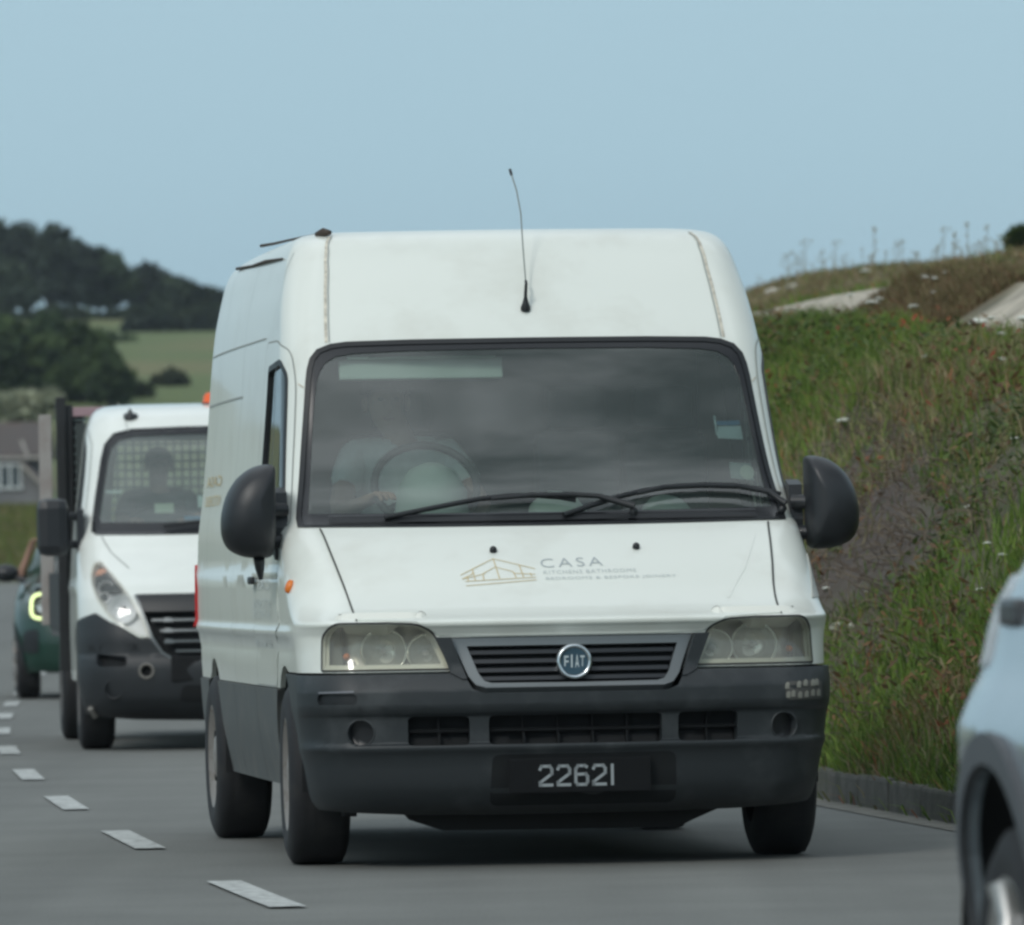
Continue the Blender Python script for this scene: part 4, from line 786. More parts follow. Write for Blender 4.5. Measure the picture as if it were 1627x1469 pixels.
for sg in (-1,1):
    if sg>0: m=MB(); m.patch(MIN,MWIN[sg],off=-.005,thick=0,rim=False); m.build('window_glass',SG,mini)
    h=bpy.data.objects.new('headlight',None); link(h,mini); c=np.array(MIN.P(*MIN.f(sg*.60,.80))); nrm=Vector(tuple(MIN.N(*MIN.f(sg*.60,.80)))); nrm=(nrm+Vector((0,-1.2,-.2))).normalized(); u=Vector((0,0,1)).cross(nrm).normalized(); v=nrm.cross(u); c=Vector(tuple(c))+nrm*.03
    m=MB(); m.lathe([(-.05,.13),(.0,.125),(.004,0)],c,tuple(nrm),0,30); m.lathe([(0,.02),(.02,.06),(.03,.068)],c,tuple(nrm),1,20); m.build('lamp_housing',[BLACK,REFL],h)
    m=MB(); k0,k1=(0,28) if sg>0 else (0,28); sq=lambda t:(abs(math.cos(t))**.6*math.copysign(1,math.cos(t)),abs(math.sin(t))**.6*math.copysign(1,math.sin(t)))
    m.tube([c+nrm*.02+u*(.112*sq(R(40+sg*0+280*k/28+(0 if sg>0 else 0)))[0]*(1))*1+v*.112*sq(R(40+280*k/28))[1] for k in range(29)],.011,0,8); m.build('light_ring',mat('lit_ring',(.9,.95,.6),.4,emit=(.85,1.0,.42,1.5)),h)
    h=bpy.data.objects.new('wing_mirror',None); link(h,mini); m=MB(); m.lathe([(-.06,.0),(-.055,.05),(-.02,.085),(.04,.095),(.07,.085),(.075,0)],(sg*.93,1.30,1.11),(0,1,0),0,20,squash=(1.25,.85)); m.build('mirror_housing',MIRB,h); m=MB(); m.tube([(sg*.76,1.28,1.04),(sg*.88,1.30,1.08)],[.03,.02],0,8); m.build('mirror_arm',MIRB,h)
    for cy in (.70,3.20): wheel(mini,(sg*.75,cy,.31),sg,.31,.20,RIM,.21,style='spoke')
m=MB(); m.patch(MIN,rp([MIN.f(-.40,.40),MIN.f(.40,.40),MIN.f(.46,.66),MIN.f(.38,.72),MIN.f(-.38,.72),MIN.f(-.46,.66)],.04),off=.006,thick=.01); m.build('grille',VOID,mini)
for sg in (-1,1): m=MB(); m.patch(MIN,rp([MIN.f(sg*.80,.42),MIN.f(sg*.66,.40),MIN.f(sg*.66,.62),MIN.f(sg*.78,.60)],.03),off=.006,thick=.01); m.build('air_curtain',BLACK,mini)
m=MB(); m.box((0,1.9,.30),(1.2,3.2,.14)); m.box((0,2.0,.75),(1.3,2.0,.04)); m.prism([(.9,.98),(1.3,.97),(1.35,.8),(.9,.8)],lambda p,q,d:(d,p,q),-.68,.68)
for x in (-.36,.36): m.box((x,2.05,.90),(.44,.12,.6),0,bev=.05)
m.build('cabin_interior',mat('cabin_black',(.02,.02,.022),.9),mini)
person('driver of the dark green car with a bare elbow out of the window',tuple(Vector(M0)+Matrix.Rotation(MRZ,3,'Z')@Vector((-.36,0,0))),MRZ,
  dict(pelvis=(0,1.85,.60),chest=(0,1.92,.90),neck=(0,1.92,1.06),head=(0,1.89,1.19),lsh=(-.19,1.90,.99),lel=(-.44,1.62,1.08),lwr=(-.36,1.50,1.30),rsh=(.19,1.90,.99),rel=(.26,1.68,.80),rwr=(.12,1.45,.92),
       lhip=(-.10,1.80,.58),lkn=(-.13,1.40,.66),lan=(-.12,1.12,.40),rhip=(.10,1.80,.58),rkn=(.13,1.40,.66),ran=(.12,1.12,.40)),SKIN,SHIRTD)

# ------------------------------------------------------------------ pale blue crossover in the near right corner
BLU=mat('pale_blue_metallic',(.32,.38,.42),.22,metal=.35,coat=.7)
SUV=Surf(([.18,.3,.5,.7,.85,.95,1.02,1.08,1.50,1.56,1.60,1.62],[.12,.02,.0,.03,.15,.45,.85,1.0,1.50,1.65,1.85,2.1]),
    ([.18,.41,.60,.76,.83,.89,.97,1.02,1.08,1.3,1.52,1.59,1.62],[.78,.806,.828,.832,.806,.775,.756,.735,.697,.64,.58,.52,.41]),bow=([.18,.8,1.62],[.18,.2,.12]),rx=([.18,.8,1.1,1.62],[.26,.26,.14,.16]),ry=([.18,.8,1.1,1.62],[.3,.3,.2,.2]),L=([.18,.6,1.1,1.62],[3.66,3.70,3.69,3.40]),rr=.10,taper=.02,tstart=.9)
S0=(2.183,12.256,0); SRZ=R(8.5)
suv=thing('crossover_car','pale blue crossover car with grey arch trim, cut off by the right edge','car',S0,SRZ)
swo=[(0,1.09),(.60,1.09),(.75,1.10),(.74,1.3),(.72,1.46),(.60,1.50),(0,1.51)]; SWO=swo+[(-a,z) for a,z in swo[::-1] if a>0]
def swin(sg): return [rp([(sg*.96,1.10),SUV.sd(1.95,1.10,sg),SUV.sd(1.95,1.48,sg),(sg*1.05,1.48),(sg*.94,1.25)],.03),rp([SUV.sd(2.03,1.12,sg),SUV.sd(2.98,1.14,sg),SUV.sd(2.85,1.46,sg),SUV.sd(2.03,1.48,sg)],.03)]
SW={sg:swin(sg) for sg in (-1,1)}
def sh(sg): return [(sg*.0,.26),(sg*.85,.26)]+arc(SUV,.72,.31,.395,190,-8,sg)+[SUV.sd(1.2,.24,sg),SUV.sd(2.7,.24,sg)]+arc(SUV,3.20,.31,.395,188,10,sg)+[(sg*5.25,.36),(sg*6,.36)]
m=MB(); m.patch(SUV,sh(-1)[::-1]+sh(1)[1:]+[(6,1.619),(-6,1.619)],[SWO]+SW[-1]+SW[1],thick=.02,zex=[.85,.95,1.02,1.08,1.5,1.56,1.6],gz=.06)
rt=[SUV.P(a,1.619) for a in np.linspace(-6,6,100)[:-1]]; m.add([tuple(p) for p in rt],[tuple(range(len(rt)))])
for sg in (-1,1):
    m.ribbon(SUV,[SUV.sd(1.99,1.52,sg),SUV.sd(1.99,.40,sg)],.008,off=.003,mi=1); m.ribbon(SUV,[SUV.sd(3.02,1.12,sg),SUV.sd(2.93,.90,sg),SUV.sd(2.72,.62,sg),SUV.sd(2.70,.40,sg)],.008,off=.003,mi=1)
m.build('body',[BLU,SEAM],suv)
ATM=mat('arch_trim_grey',(.075,.082,.09),.55,bump=.05,bscale=300)
m=MB()
for sg in (-1,1):
    for cy in (.72,3.20):
        inn=arc(SUV,cy,.31,.397,186,2,sg,24); out=arc(SUV,cy,.31,.455,186,2,sg,24)
        m=MB(); m.patch(SUV,inn+out[::-1],off=.018,thick=.03,mi=0,gz=.04); m.build('wheel_arch_trim',ATM,suv)
    m=MB(); m.patch(SUV,[SUV.sd(1.2,.24,sg),SUV.sd(2.72,.24,sg),SUV.sd(2.72,.42,sg),SUV.sd(1.2,.42,sg)],off=.016,thick=.02); m.build('sill_trim',ATM,suv)
m=MB()
for cy in (.72,3.20):
    for sg in (-1,1):
        n=24; vs=[]
        for k in range(n+1):
            an=R(-8+200*k/n)
            for x in (.815,.48): vs.append((sg*x,cy+.405*math.cos(an),.31+.405*math.sin(an)))
        m.add(vs,[(2*k,2*k+1,2*k+3,2*k+2) for k in range(n)],0,True); m.box((sg*.5,cy,.5),(.03,.8,.5))
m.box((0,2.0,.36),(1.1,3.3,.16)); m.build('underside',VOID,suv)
for sg in (-1,1):
    for cy in (.72,3.20): wheel(suv,(sg*.715,cy,.295),sg,.295,.19,mat('alloy_rim',(.45,.45,.44),.35,metal=.7),.205,style='spoke')
    for q,y in ((0,1.86),(1,2.86)):
        m=MB(); m.patch(SUV,inset(SW[sg][q],.004),off=-.006,thick=0,rim=False); gl=m.build('window_glass',SG,suv); m=MB(); m.patch(SUV,SW[sg][q],[inset(SW[sg][q],.018)],off=.004,thick=.012); m.build('window_frame',BLACK,gl)
    for y in (1.80,3.34):
        m=MB(); p=SUV.P(*SUV.sd(y,.985,sg),.006); m.box(p,(.03,.15,.055),0,bev=.014); m.build('door_handle',mat('handle_dark',(.05,.055,.06),.4),suv)
    m=MB(); m.patch(SUV,rp([SUV.sd(3.57,.88,sg),(sg*5.2,.88),(sg*5.2,1.06),SUV.sd(3.55,1.04,sg)],.02),off=.010,thick=.012); m.build('tail_lamp',mat('tail_lamp_clear',(.55,.60,.63),.25),suv)
    h=bpy.data.objects.new('headlight',None); link(h,suv); m=MB(); m.patch(SUV,rp([SUV.f(sg*.46,.68),SUV.f(sg*.74,.70),SUV.f(sg*.76,.82),SUV.f(sg*.50,.80)],.03),off=.004,thick=.01); m.build('lens',REFL,h)
    m=MB(); m.box((sg*.90,1.20,1.12),(.17,.10,.14),0,bev=.04); m.tube([(sg*.74,1.2,1.10),(sg*.85,1.2,1.11)],.02,0,8); m.build('wing_mirror',BLU,suv)
m=MB(); m.patch(SUV,rp([SUV.f(-.40,.58),SUV.f(.40,.58),SUV.f(.40,.74),SUV.f(-.40,.74)],.03),off=.004,thick=.01); m.build('grille',BLACK,suv)
m=MB(); m.patch(SUV,SWO,off=-.005,thick=0,rim=False,zex=[1.08]); m.build('windscreen',WS,suv)
m=MB(); m.box((0,2.1,.8),(1.3,2.2,.04))
for x in (-.34,.34):
    for y in (1.95,2.75): m.box((x,y,1.0),(.44,.12,.6),0,bev=.05)
m.build('cabin_interior',MATS['cabin_black'],suv)
m=MB(); o=[SUV.sd(3.645,.34,-1),SUV.sd(3.58,.62,-1),(-5.3,.64),(-6,.64),(-6,.30),(-5.3,.30)]; m.patch(SUV,[(-5.15,.30),(-5.15,.60),(-6,.60),(-6,.30)],off=.02,thick=.03); m.patch(SUV,[(5.15,.30),(5.15,.60),(6,.60),(6,.30)],off=.02,thick=.03); m.build('rear_bumper',ATM,suv)
# ------------------------------------------------------------------ terrain
CXY=[-60,-20,0,10,20,27.5,33.4,38.9,44.5,51,57.2,72,90,120,180,210,260,400]; CXX=[11.,5.2,2.6,1.35,.12,-.89,-1.58,-2.15,-2.66,-3.17,-3.60,-4.40,-5.15,-6.3,-8.5,-8.0,-2.,30.]
_cx=pchip(CXY,CXX); _yy=np.linspace(-60,400,1841); _xx=np.array([_cx(y) for y in _yy]); cx=lambda y:np.interp(y,_yy,_xx)
sst=lambda t:(lambda u:u*u*(3-2*u))(np.clip(t,0,1))
def h2(i,j,s=0):
    n=(i*374761393+j*668265263+s*974711)&0xFFFFFFFF; n=((n^(n>>13))*1274126177)&0xFFFFFFFF; return ((n^(n>>16))&0xFFFF)/65535.
def vnoise(x,y,s=0):
    x=np.asarray(x,float);y=np.asarray(y,float);i=np.floor(x).astype(np.int64);j=np.floor(y).astype(np.int64);u=x-i;v=y-j;u=u*u*(3-2*u);v=v*v*(3-2*v)
    return (h2(i,j,s)*(1-u)+h2(i+1,j,s)*u)*(1-v)+(h2(i,j+1,s)*(1-u)+h2(i+1,j+1,s)*u)*v
def fbm(x,y,s=0,o=4): 
    r=0;a=.5;t=0
    for k in range(o): r=r+a*vnoise(x*2**k,y*2**k,s+k);t+=a;a*=.55
    return r/t
base_y=lambda y:np.interp(y,[-60,80,120,180,240,300],[0,0,.28,.87,1.4,1.8])
def height(x,y,rough=True):
    x=np.asarray(x,float);y=np.asarray(y,float); q=x-cx(y); zb=base_y(y)
    Hb=np.interp(y,[10,20,36,48,60,75,100],[1.1,1.4,1.9,2.32,2.80,3.05,3.35])-.10; MT=np.interp(y,[30,40,54,72,95,110],[2.9,3.15,3.40,3.74,4.32,4.45])
    t=np.clip((q-3.45)/2.5,0,1); b=.10+Hb*np.sin(t*math.pi/2)**1.05*1.0
    b=b+.34*np.clip((q-6.25)/.55,0,1); b=b+np.maximum(MT-(Hb+.44),0)*sst((q-6.8)/2.3)-.02*np.clip(q-10,0,60)
    if rough: b=b+np.where(q>3.45,1,0)*np.clip((q-3.4)/.8,0,1)*np.where(q>5.2,np.where((q>6.05)&(q<7),.08,.4),1)*(.34*(fbm(x*.9,y*.5,3)-.5)+.14*(fbm(x*4,y*2.2,9)-.5))
    fade=1-sst((y-100)/40); right=np.where(q>3.42,1,0)*b*fade
    zl=np.interp(y,[0,150,185,200,240,262,300,340,400,600,650,675,760,1000,9000],[0,.5,.9,1.4,2.75,2.9,3.2,5.2,9.6,18.6,21.7,21.9,14,3,0])
    zl=zl*(1-sst((x+2)/42))*(1-.5*sst((-x-200)/300))
    zl=np.where(y<150,zl*sst((-q-3.3)/3.),zl)
    left=np.where(q<-3.25,.06+.10*np.clip((-q-3.3)/2,0,1),0)
    z=np.maximum(zb*np.where(np.abs(q)<40,1,.5),zl)+left+right
    on=(np.abs(q)<=3.42)&(y<186)
    return np.where(on,zb-.03,z)
SOC=(1.83,42.8)
def soilf(x,y): return np.clip(1.35-np.hypot((x-SOC[0])/.60,(y-SOC[1])/4.2)+(fbm(x*2.5,y*1.2,41)-.5)*1.8,0,1)*np.where(x-cx(y)>3.5,1,0)
def mixc(a,b,t): t=np.clip(t,0,1)[...,None]; return np.array(a)*(1-t)+np.array(b)*t
ys=np.concatenate([np.arange(-60,20,4),np.arange(20,110,.5),np.arange(110,300,4),np.arange(300,1000,12),[1100,1400,2000,3500,6000]])
qs=np.concatenate([[-3000,-1200,-600,-300,-160,-100,-60,-40,-25,-15,-10,-7,-5,-4,-3.45,-3.4],np.arange(-3,3.3,.75),[3.40,3.44],np.arange(3.6,11,.2),[11.5,12,13,15,18,22,28,36,46,60,80,120,200,400,1000,3000]])
Y,Q=np.meshgrid(ys,qs,indexing='ij'); X=Q+cx(np.clip(Y,-60,180))*np.where(Y>180,np.clip(1-(Y-180)/400,0,1),1); Z=height(X,Y)
ny,nq=Y.shape
me=bpy.data.meshes.new('ground'); V_=np.stack([X,Y,Z],-1).reshape(-1,3)
idx=np.arange(ny*nq).reshape(ny,nq); F_=np.stack([idx[:-1,:-1],idx[:-1,1:],idx[1:,1:],idx[1:,:-1]],-1).reshape(-1,4)
me.from_pydata(V_.tolist(),[],F_.tolist())
QQ=X-cx(Y); n1=fbm(X*1.3,Y*.8,21); n2=fbm(X*.25,Y*.12,33)
col=mixc((.060,.075,.026),(.10,.085,.05),(n1-.35)*2.2)
soil=soilf(X,Y); col=col*(1-soil[...,None])+np.array((.072,.056,.046))*soil[...,None]
sand=sst((QQ-6.0)/.15)*(1-sst((QQ-6.85)/.2))*(1-sst((Y-53.4+5*(n1-.5))/1.6)*(1-sst((Y-61)/2))); col=col*(1-sand[...,None])+np.array((.40,.36,.29))*sand[...,None]
heath=np.maximum(sst((QQ-7.)/.3),sst((QQ-6.)/.2)*sst((Y-53.6)/1.)*(1-sst((Y-61)/2)))*np.where(Y<150,1,0); hc=mixc((.13,.095,.055),(.07,.075,.035),(n1-.4)*3); col=col*(1-heath[...,None])+hc*heath[...,None]
far=np.clip((Y-180)/60,0,1); fc=mixc((.075,.105,.03),(.15,.13,.065),(n2-.40)*4); fc=np.where((Y>330)[...,None],mixc((.10,.135,.038),(.16,.145,.06),(fbm(X*.12,Y*.03,5)-.42)*5),fc); col=col*(1-far[...,None])+fc*far[...,None]
ca=me.color_attributes.new('Col','FLOAT_COLOR','POINT'); ca.data.foreach_set('color',np.concatenate([col,np.ones((ny,nq,1))],-1).reshape(-1).astype(np.float32))
me.polygons.foreach_set('use_smooth',[True]*len(me.polygons)); me.materials.append(mat('ground_soil',(.1,.1,.05),.95,attr='Col',var=.35,vscale=3,bump=.6,bscale=9)); gob=link(bpy.data.objects.new('ground',me)); tag(gob,kind='structure')
# road
def strip(name,q0,q1,y0,y1,dz,m,step=1.,kind='structure',zf=None):
    n=int((y1-y0)/step)+1; vs=[];nq_=5
    for k in range(n):
        y=y0+(y1-y0)*k/(n-1); c=float(cx(y)); s=(float(cx(y+.5))-float(cx(y-.5))); L=math.hypot(1,s); nx,nyy=1/L,-s/L; z=float(base_y(y))+dz
        for j in range(nq_): q=q0+(q1-q0)*j/(nq_-1); vs.append((c+nx*q,y+nyy*q,z-.006*abs(q)*0))
    fs=[(k*nq_+j,k*nq_+j+1,(k+1)*nq_+j+1,(k+1)*nq_+j) for k in range(n-1) for j in range(nq_-1)]
    me=bpy.data.meshes.new(name); me.from_pydata(vs,[],fs); me.materials.append(m); o=link(bpy.data.objects.new(name,me))
    if kind: o['kind']=kind
    return o

def asphalt():
    m=mat('asphalt',(.152,.157,.146),.85,var=.10,vscale=1.2,bump=.35,bscale=55); t=m.node_tree; L=t.links; b=t.nodes['Principled BSDF']
    # fine aggregate and long tyre-worn bands along the lane
    tc=t.nodes.new('ShaderNodeTexCoord'); n=t.nodes.new('ShaderNodeTexNoise'); n.inputs['Scale'].default_value=90; n.inputs['Detail'].default_value=3; L.new(tc.outputs['Object'],n.inputs['Vector'])
    mp=t.nodes.new('ShaderNodeMapping'); mp.inputs['Rotation'].default_value=(0,0,R(6.5)*-1); mp.inputs['Scale'].default_value=(1.5,.03,1); L.new(tc.outputs['Object'],mp.inputs[0]); n2=t.nodes.new('ShaderNodeTexNoise'); n2.inputs['Scale'].default_value=1.; n2.inputs['Detail'].default_value=4; L.new(mp.outputs[0],n2.inputs['Vector'])
    a=t.nodes.new('ShaderNodeMath'); a.operation='ADD'; L.new(n.outputs[0],a.inputs[0]); L.new(n2.outputs[0],a.inputs[1]); r=t.nodes.new('ShaderNodeMapRange'); r.inputs['From Min'].default_value=.6; r.inputs['From Max'].default_value=1.4; r.inputs['To Min'].default_value=.74; r.inputs['To Max'].default_value=1.24; L.new(a.outputs[0],r.inputs[0])
    src=b.inputs['Base Color'].links[0].from_socket; s=t.nodes.new('ShaderNodeVectorMath'); s.operation='SCALE'; L.new(src,s.inputs[0]); L.new(r.outputs[0],s.inputs['Scale']); L.new(s.outputs[0],b.inputs['Base Color']); return m
ASP=asphalt()
strip('road',-3.4,3.4,-55,186,0.,ASP,1.)
PAINTW=mat('road_paint',(.54,.56,.54),.7,dirt=(.17,.175,.165),dscale=16,damt=.9,clampdirt=(.42,.66),bump=.2,bscale=60)
GUT=mat('gutter_dust',(.165,.158,.135),.9,var=.3,vscale=6)
strip('gutter_dust',3.22,3.38,-20,120,.004,GUT,1.)
# dashes: 2 m marks on a 6 m module
ctr=[27.9-12,27.9-6,27.9]+[27.9*.987+0]*0+[33.8,39.4,45.1,51.5,57.9,64.,70.,76.,82,88,94,100]
ctr=[c*.987 for c in ctr]
for k,c in enumerate(ctr):
    hl=1.15; w0=.060; vs=[]
    for j in range(5):
        y=c-hl+2*hl*j/4
        for q in (-w0,w0): vs.append((float(cx(y))+q,y+q*.11,float(base_y(y))+.008))
    me=bpy.data.meshes.new('lane_dash'); me.from_pydata(vs,[],[(2*j,2*j+1,2*j+3,2*j+2) for j in range(4)]); me.materials.append(PAINTW); o=link(bpy.data.objects.new('lane_dash',me)); o['kind']='structure'
# kerb stones
KM=mat('kerb_stone',(.085,.080,.068),.9,var=.35,vscale=7,dirt=(.05,.055,.035),dscale=3,damt=.8,bump=.4,bscale=30)
kb=MB(); rs=random.Random(5); y=12.
while y<120:
    L_=.9; c0=Vector((float(cx(y))+3.38,y)); c1=Vector((float(cx(y+L_))+3.38,y+L_)); d=(c1-c0); a=math.atan2(-d.x,d.y); mid=(c0+c1)/2
    kb.box((mid.x+.09*math.cos(a),mid.y,.03+rs.uniform(-.008,.008)+float(base_y(y))),(.15+rs.uniform(-.01,.01),d.length-.012,.22),0,Matrix.Rotation(a,3,'Z'),bev=.018); y+=L_
ko=kb.build('kerb',KM); ko['kind']='structure'
# ------------------------------------------------------------------ grass and rough herbs on the bank
def blades(name,N,sampler,colf,hmin,hmax,wid,lean=.5,label=None,seed=1,segs=2):
    rg=np.random.default_rng(seed); x,y,k=sampler(rg,N); N=len(x); z=height(x,y)-.015; h=(hmin+(hmax-hmin)*rg.random(N)**1.6)*k
    az=rg.random(N)*2*math.pi; ln=lean*(.25+rg.random(N)); dx=np.cos(az)*ln*h; dy=np.sin(az)*ln*h; pa=rg.random(N)*math.pi; wx=np.cos(pa)*wid*(.6+.8*rg.random(N)); wy=np.sin(pa)*wid
    P=np.stack([np.stack([x-wx,y-wy,z],-1),np.stack([x+wx,y+wy,z],-1),np.stack([x+wx*.75+dx*.35,y+wy*.75+dy*.35,z+h*.6],-1),np.stack([x-wx*.75+dx*.35,y-wy*.75+dy*.35,z+h*.6],-1),np.stack([x+dx,y+dy,z+h*(1-.25*ln)],-1)],1).reshape(-1,3)
    me=bpy.data.meshes.new(name); b=np.arange(N)*5
    me.vertices.add(N*5); me.vertices.foreach_set('co',P.astype(np.float32).ravel())
    loops=np.stack([b,b+1,b+2,b+3,b+3,b+2,b+4],-1).ravel(); me.loops.add(len(loops)); me.loops.foreach_set('vertex_index',loops.astype(np.int32))
    st=(np.arange(N)[:,None]*7+np.array([0,4])).ravel(); me.polygons.add(2*N); me.polygons.foreach_set('loop_start',st.astype(np.int32)); me.polygons.foreach_set('loop_total',np.tile([4,3],N).astype(np.int32)); me.update(calc_edges=True)
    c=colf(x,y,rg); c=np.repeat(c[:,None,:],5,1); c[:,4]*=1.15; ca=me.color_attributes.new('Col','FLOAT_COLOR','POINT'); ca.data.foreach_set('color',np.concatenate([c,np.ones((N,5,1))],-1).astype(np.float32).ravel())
    me.materials.append(GRM); o=link(bpy.data.objects.new(name,me)); o['kind']='stuff'; o['label']=label; o['category']='grass'; return o
def grass_mat():
    m=mat('grass_blade',(.1,.1,.05),.75,attr='Col',spec=.2); t=m.node_tree; b=t.nodes['Principled BSDF']; o=t.nodes['Material Output']; tl=t.nodes.new('ShaderNodeBsdfTranslucent'); a=b.inputs['Base Color'].links[0].from_socket; t.links.new(a,tl.inputs[0]); x=t.nodes.new('ShaderNodeMixShader'); x.inputs[0].default_value=.25; t.links.new(b.outputs[0],x.inputs[1]); t.links.new(tl.outputs[0],x.inputs[2]); t.links.new(x.outputs[0],o.inputs[0]); return m
GRM=grass_mat()
pal=np.array([(.105,.175,.032),(.14,.20,.04),(.070,.120,.030),(.20,.20,.085),(.27,.235,.14),(.21,.15,.085),(.26,.11,.06)])
def gcol(x,y,rg):
    n=fbm(x*1.1,y*.5,51); n2=fbm(x*2.2,y*1.1,77); q=x-cx(y); N=len(x)
    dry=np.clip((n-.47)*3.2,0,1)*.70+.05+.35*sst((q-5.4)/1.0)*0; r=rg.random(N); idx=np.where(r<dry,np.array([3,4,5])[rg.integers(0,3,N)],rg.integers(0,3,N))
    idx=np.where((rg.random(N)<.10*np.clip((n2-.45)*6,0,1)),6,idx); idx=np.where((q>7)&(rg.random(N)<.72),np.array([4,5,5])[rg.integers(0,3,N)],idx)
    return pal[idx]*(.75+.5*rg.random(N))[:,None]*(.80+.55*fbm(x*.7,y*.35,91))[:,None]
def samp(q0,q1,y0,y1,dens=lambda q,y:1.,ksc=1.):
    def f(rg,N):
        y=y0+(y1-y0)*rg.random(N*2)**1.15; q=q0+(q1-q0)*rg.random(N*2); x=q+cx(y); p=dens(q,y)*np.clip((fbm(x*1.6,y*.9,61)-.22)*2.6,.05,1); bare=soilf(x,y); p=p*(1-.97*bare)
        m=rg.random(N*2)<p; x,y,q=x[m][:N],y[m][:N],q[m][:N]; k=(.55+.9*fbm(x*1.5,y*.8,71))*ksc; return x,y,k
    return f
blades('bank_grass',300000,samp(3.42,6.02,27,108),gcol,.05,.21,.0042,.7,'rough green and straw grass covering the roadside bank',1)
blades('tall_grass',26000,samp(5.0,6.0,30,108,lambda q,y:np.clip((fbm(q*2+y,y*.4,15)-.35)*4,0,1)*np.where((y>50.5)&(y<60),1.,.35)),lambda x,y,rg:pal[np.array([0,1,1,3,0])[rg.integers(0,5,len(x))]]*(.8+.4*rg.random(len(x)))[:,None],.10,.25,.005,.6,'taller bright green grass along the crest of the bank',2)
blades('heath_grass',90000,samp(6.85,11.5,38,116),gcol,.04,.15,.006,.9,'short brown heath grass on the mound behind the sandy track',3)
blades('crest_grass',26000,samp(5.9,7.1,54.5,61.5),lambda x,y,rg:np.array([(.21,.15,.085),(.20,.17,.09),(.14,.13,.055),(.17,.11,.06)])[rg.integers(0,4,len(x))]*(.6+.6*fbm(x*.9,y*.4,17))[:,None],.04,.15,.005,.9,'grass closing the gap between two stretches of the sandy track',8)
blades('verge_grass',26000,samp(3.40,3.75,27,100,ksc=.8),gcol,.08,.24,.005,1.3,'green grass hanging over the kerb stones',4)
def lsamp(rg,N):
    y=rg.uniform(186,262,N); x=rg.uniform(-24,-8,N); return x,y,np.ones(N)
def lcol(x,y,rg): return np.array([(.10,.15,.03),(.15,.16,.05),(.19,.16,.08)])[rg.integers(0,3,len(x))]*(.6+.8*fbm(x*.5,y*.1,8))[:,None]
blades('far_verge_grass',60000,lsamp,lcol,.15,.45,.02,.8,'distant green grass bank beyond the bend at the left edge',6)
def twigs(name,N,q0,q1,y0,y1,col,label,seed,hmax=.45,cond=None):
    rg=random.Random(seed); m=MB(); c=0
    while c<N:
        y=rg.uniform(y0,y1); q=rg.uniform(q0,q1); x=q+float(cx(y))
        if cond and not cond(x,y,q): 
            if rg.random()>.02: continue
        z=float(height(x,y)); a=rg.uniform(0,6.28); h=rg.uniform(.12,hmax); p=Vector((x,y,z)); d=Vector((math.cos(a)*.8,math.sin(a)*.5,rg.uniform(.2,1))).normalized(); pts=[p]
        for k in range(4): d=(d+Vector((rg.uniform(-.5,.5),rg.uniform(-.4,.4),rg.uniform(-.5,.25)))).normalized(); pts.append(pts[-1]+d*h/4)
        m.tube(pts,[.004,.0035,.003,.0025,.002],rg.randrange(2),4,cap=False); c+=1
    o=m.build(name,col); o['kind']='stuff'; o['label']=label; o['category']='stems'; return o
twigs('dead_stems',1500,3.5,5.6,30,60,[mat('dead_stem',(.10,.075,.055),.9),mat('straw_stem',(.17,.14,.10),.9)],'tangle of dry brown stems on the bare soil of the bank',4,hmax=.26,cond=lambda x,y,q:float(soilf(x,y))>.3)
# broad leafed herbs: reddish dock and bramble leaves
def herbs(name,N,cols,label,seed,q0=3.6,q1=6.,size=.035,nz=.5,y1=80):
    rg=np.random.default_rng(seed); y=28+(y1-28)*rg.random(N*6)**1.2; q=q0+(q1-q0)*rg.random(N*6); x=q+cx(y); m=fbm(x*1.2,y*.6,seed+100)>nz; x,y=x[m][:N],y[m][:N]; N=len(x); z=height(x,y)+rg.random(N)*.22
    s=size*(.5+rg.random(N)); a=rg.random(N)*6.28; tl=rg.uniform(-.9,.9,N); ux=np.stack([np.cos(a),np.sin(a),tl],-1)*s[:,None]; vx=np.stack([-np.sin(a)*.5,np.cos(a)*.5,rg.uniform(-.4,.4,N)],-1)*s[:,None]; c=np.stack([x,y,z],-1)
    P=np.stack([c-ux,c+vx*.9-ux*.2,c+ux,c-vx*.9-ux*.2],1).reshape(-1,3); me=bpy.data.meshes.new(name); me.from_pydata(P.tolist(),[],np.arange(4*N).reshape(-1,4).tolist())
    cc=np.array(cols)[rg.integers(0,len(cols),N)]*(.7+.6*rg.random(N))[:,None]; cc=np.repeat(cc,4,0); ca=me.color_attributes.new('Col','FLOAT_COLOR','POINT'); ca.data.foreach_set('color',np.concatenate([cc,np.ones((4*N,1))],-1).astype(np.float32).ravel()); me.materials.append(GRM); o=link(bpy.data.objects.new(name,me)); o['kind']='stuff'; o['label']=label; o['category']='leaves'; return o
herbs('bramble_leaves',11000,[(.08,.12,.035),(.10,.14,.045),(.06,.09,.035)],'dark green bramble leaves in clumps on the bank',12,q1=5.7,size=.021,nz=.55)
herbs('bracken_leaves',9000,[(.16,.09,.045),(.20,.12,.06),(.13,.08,.05)],'brown withered leaves scattered over the bank',13,q1=5.8,size=.022,nz=.50)
herbs('dock_leaves',1400,[(.26,.05,.03),(.22,.08,.04)],'small red dock leaves in patches on the bank',14,size=.022,nz=.60)
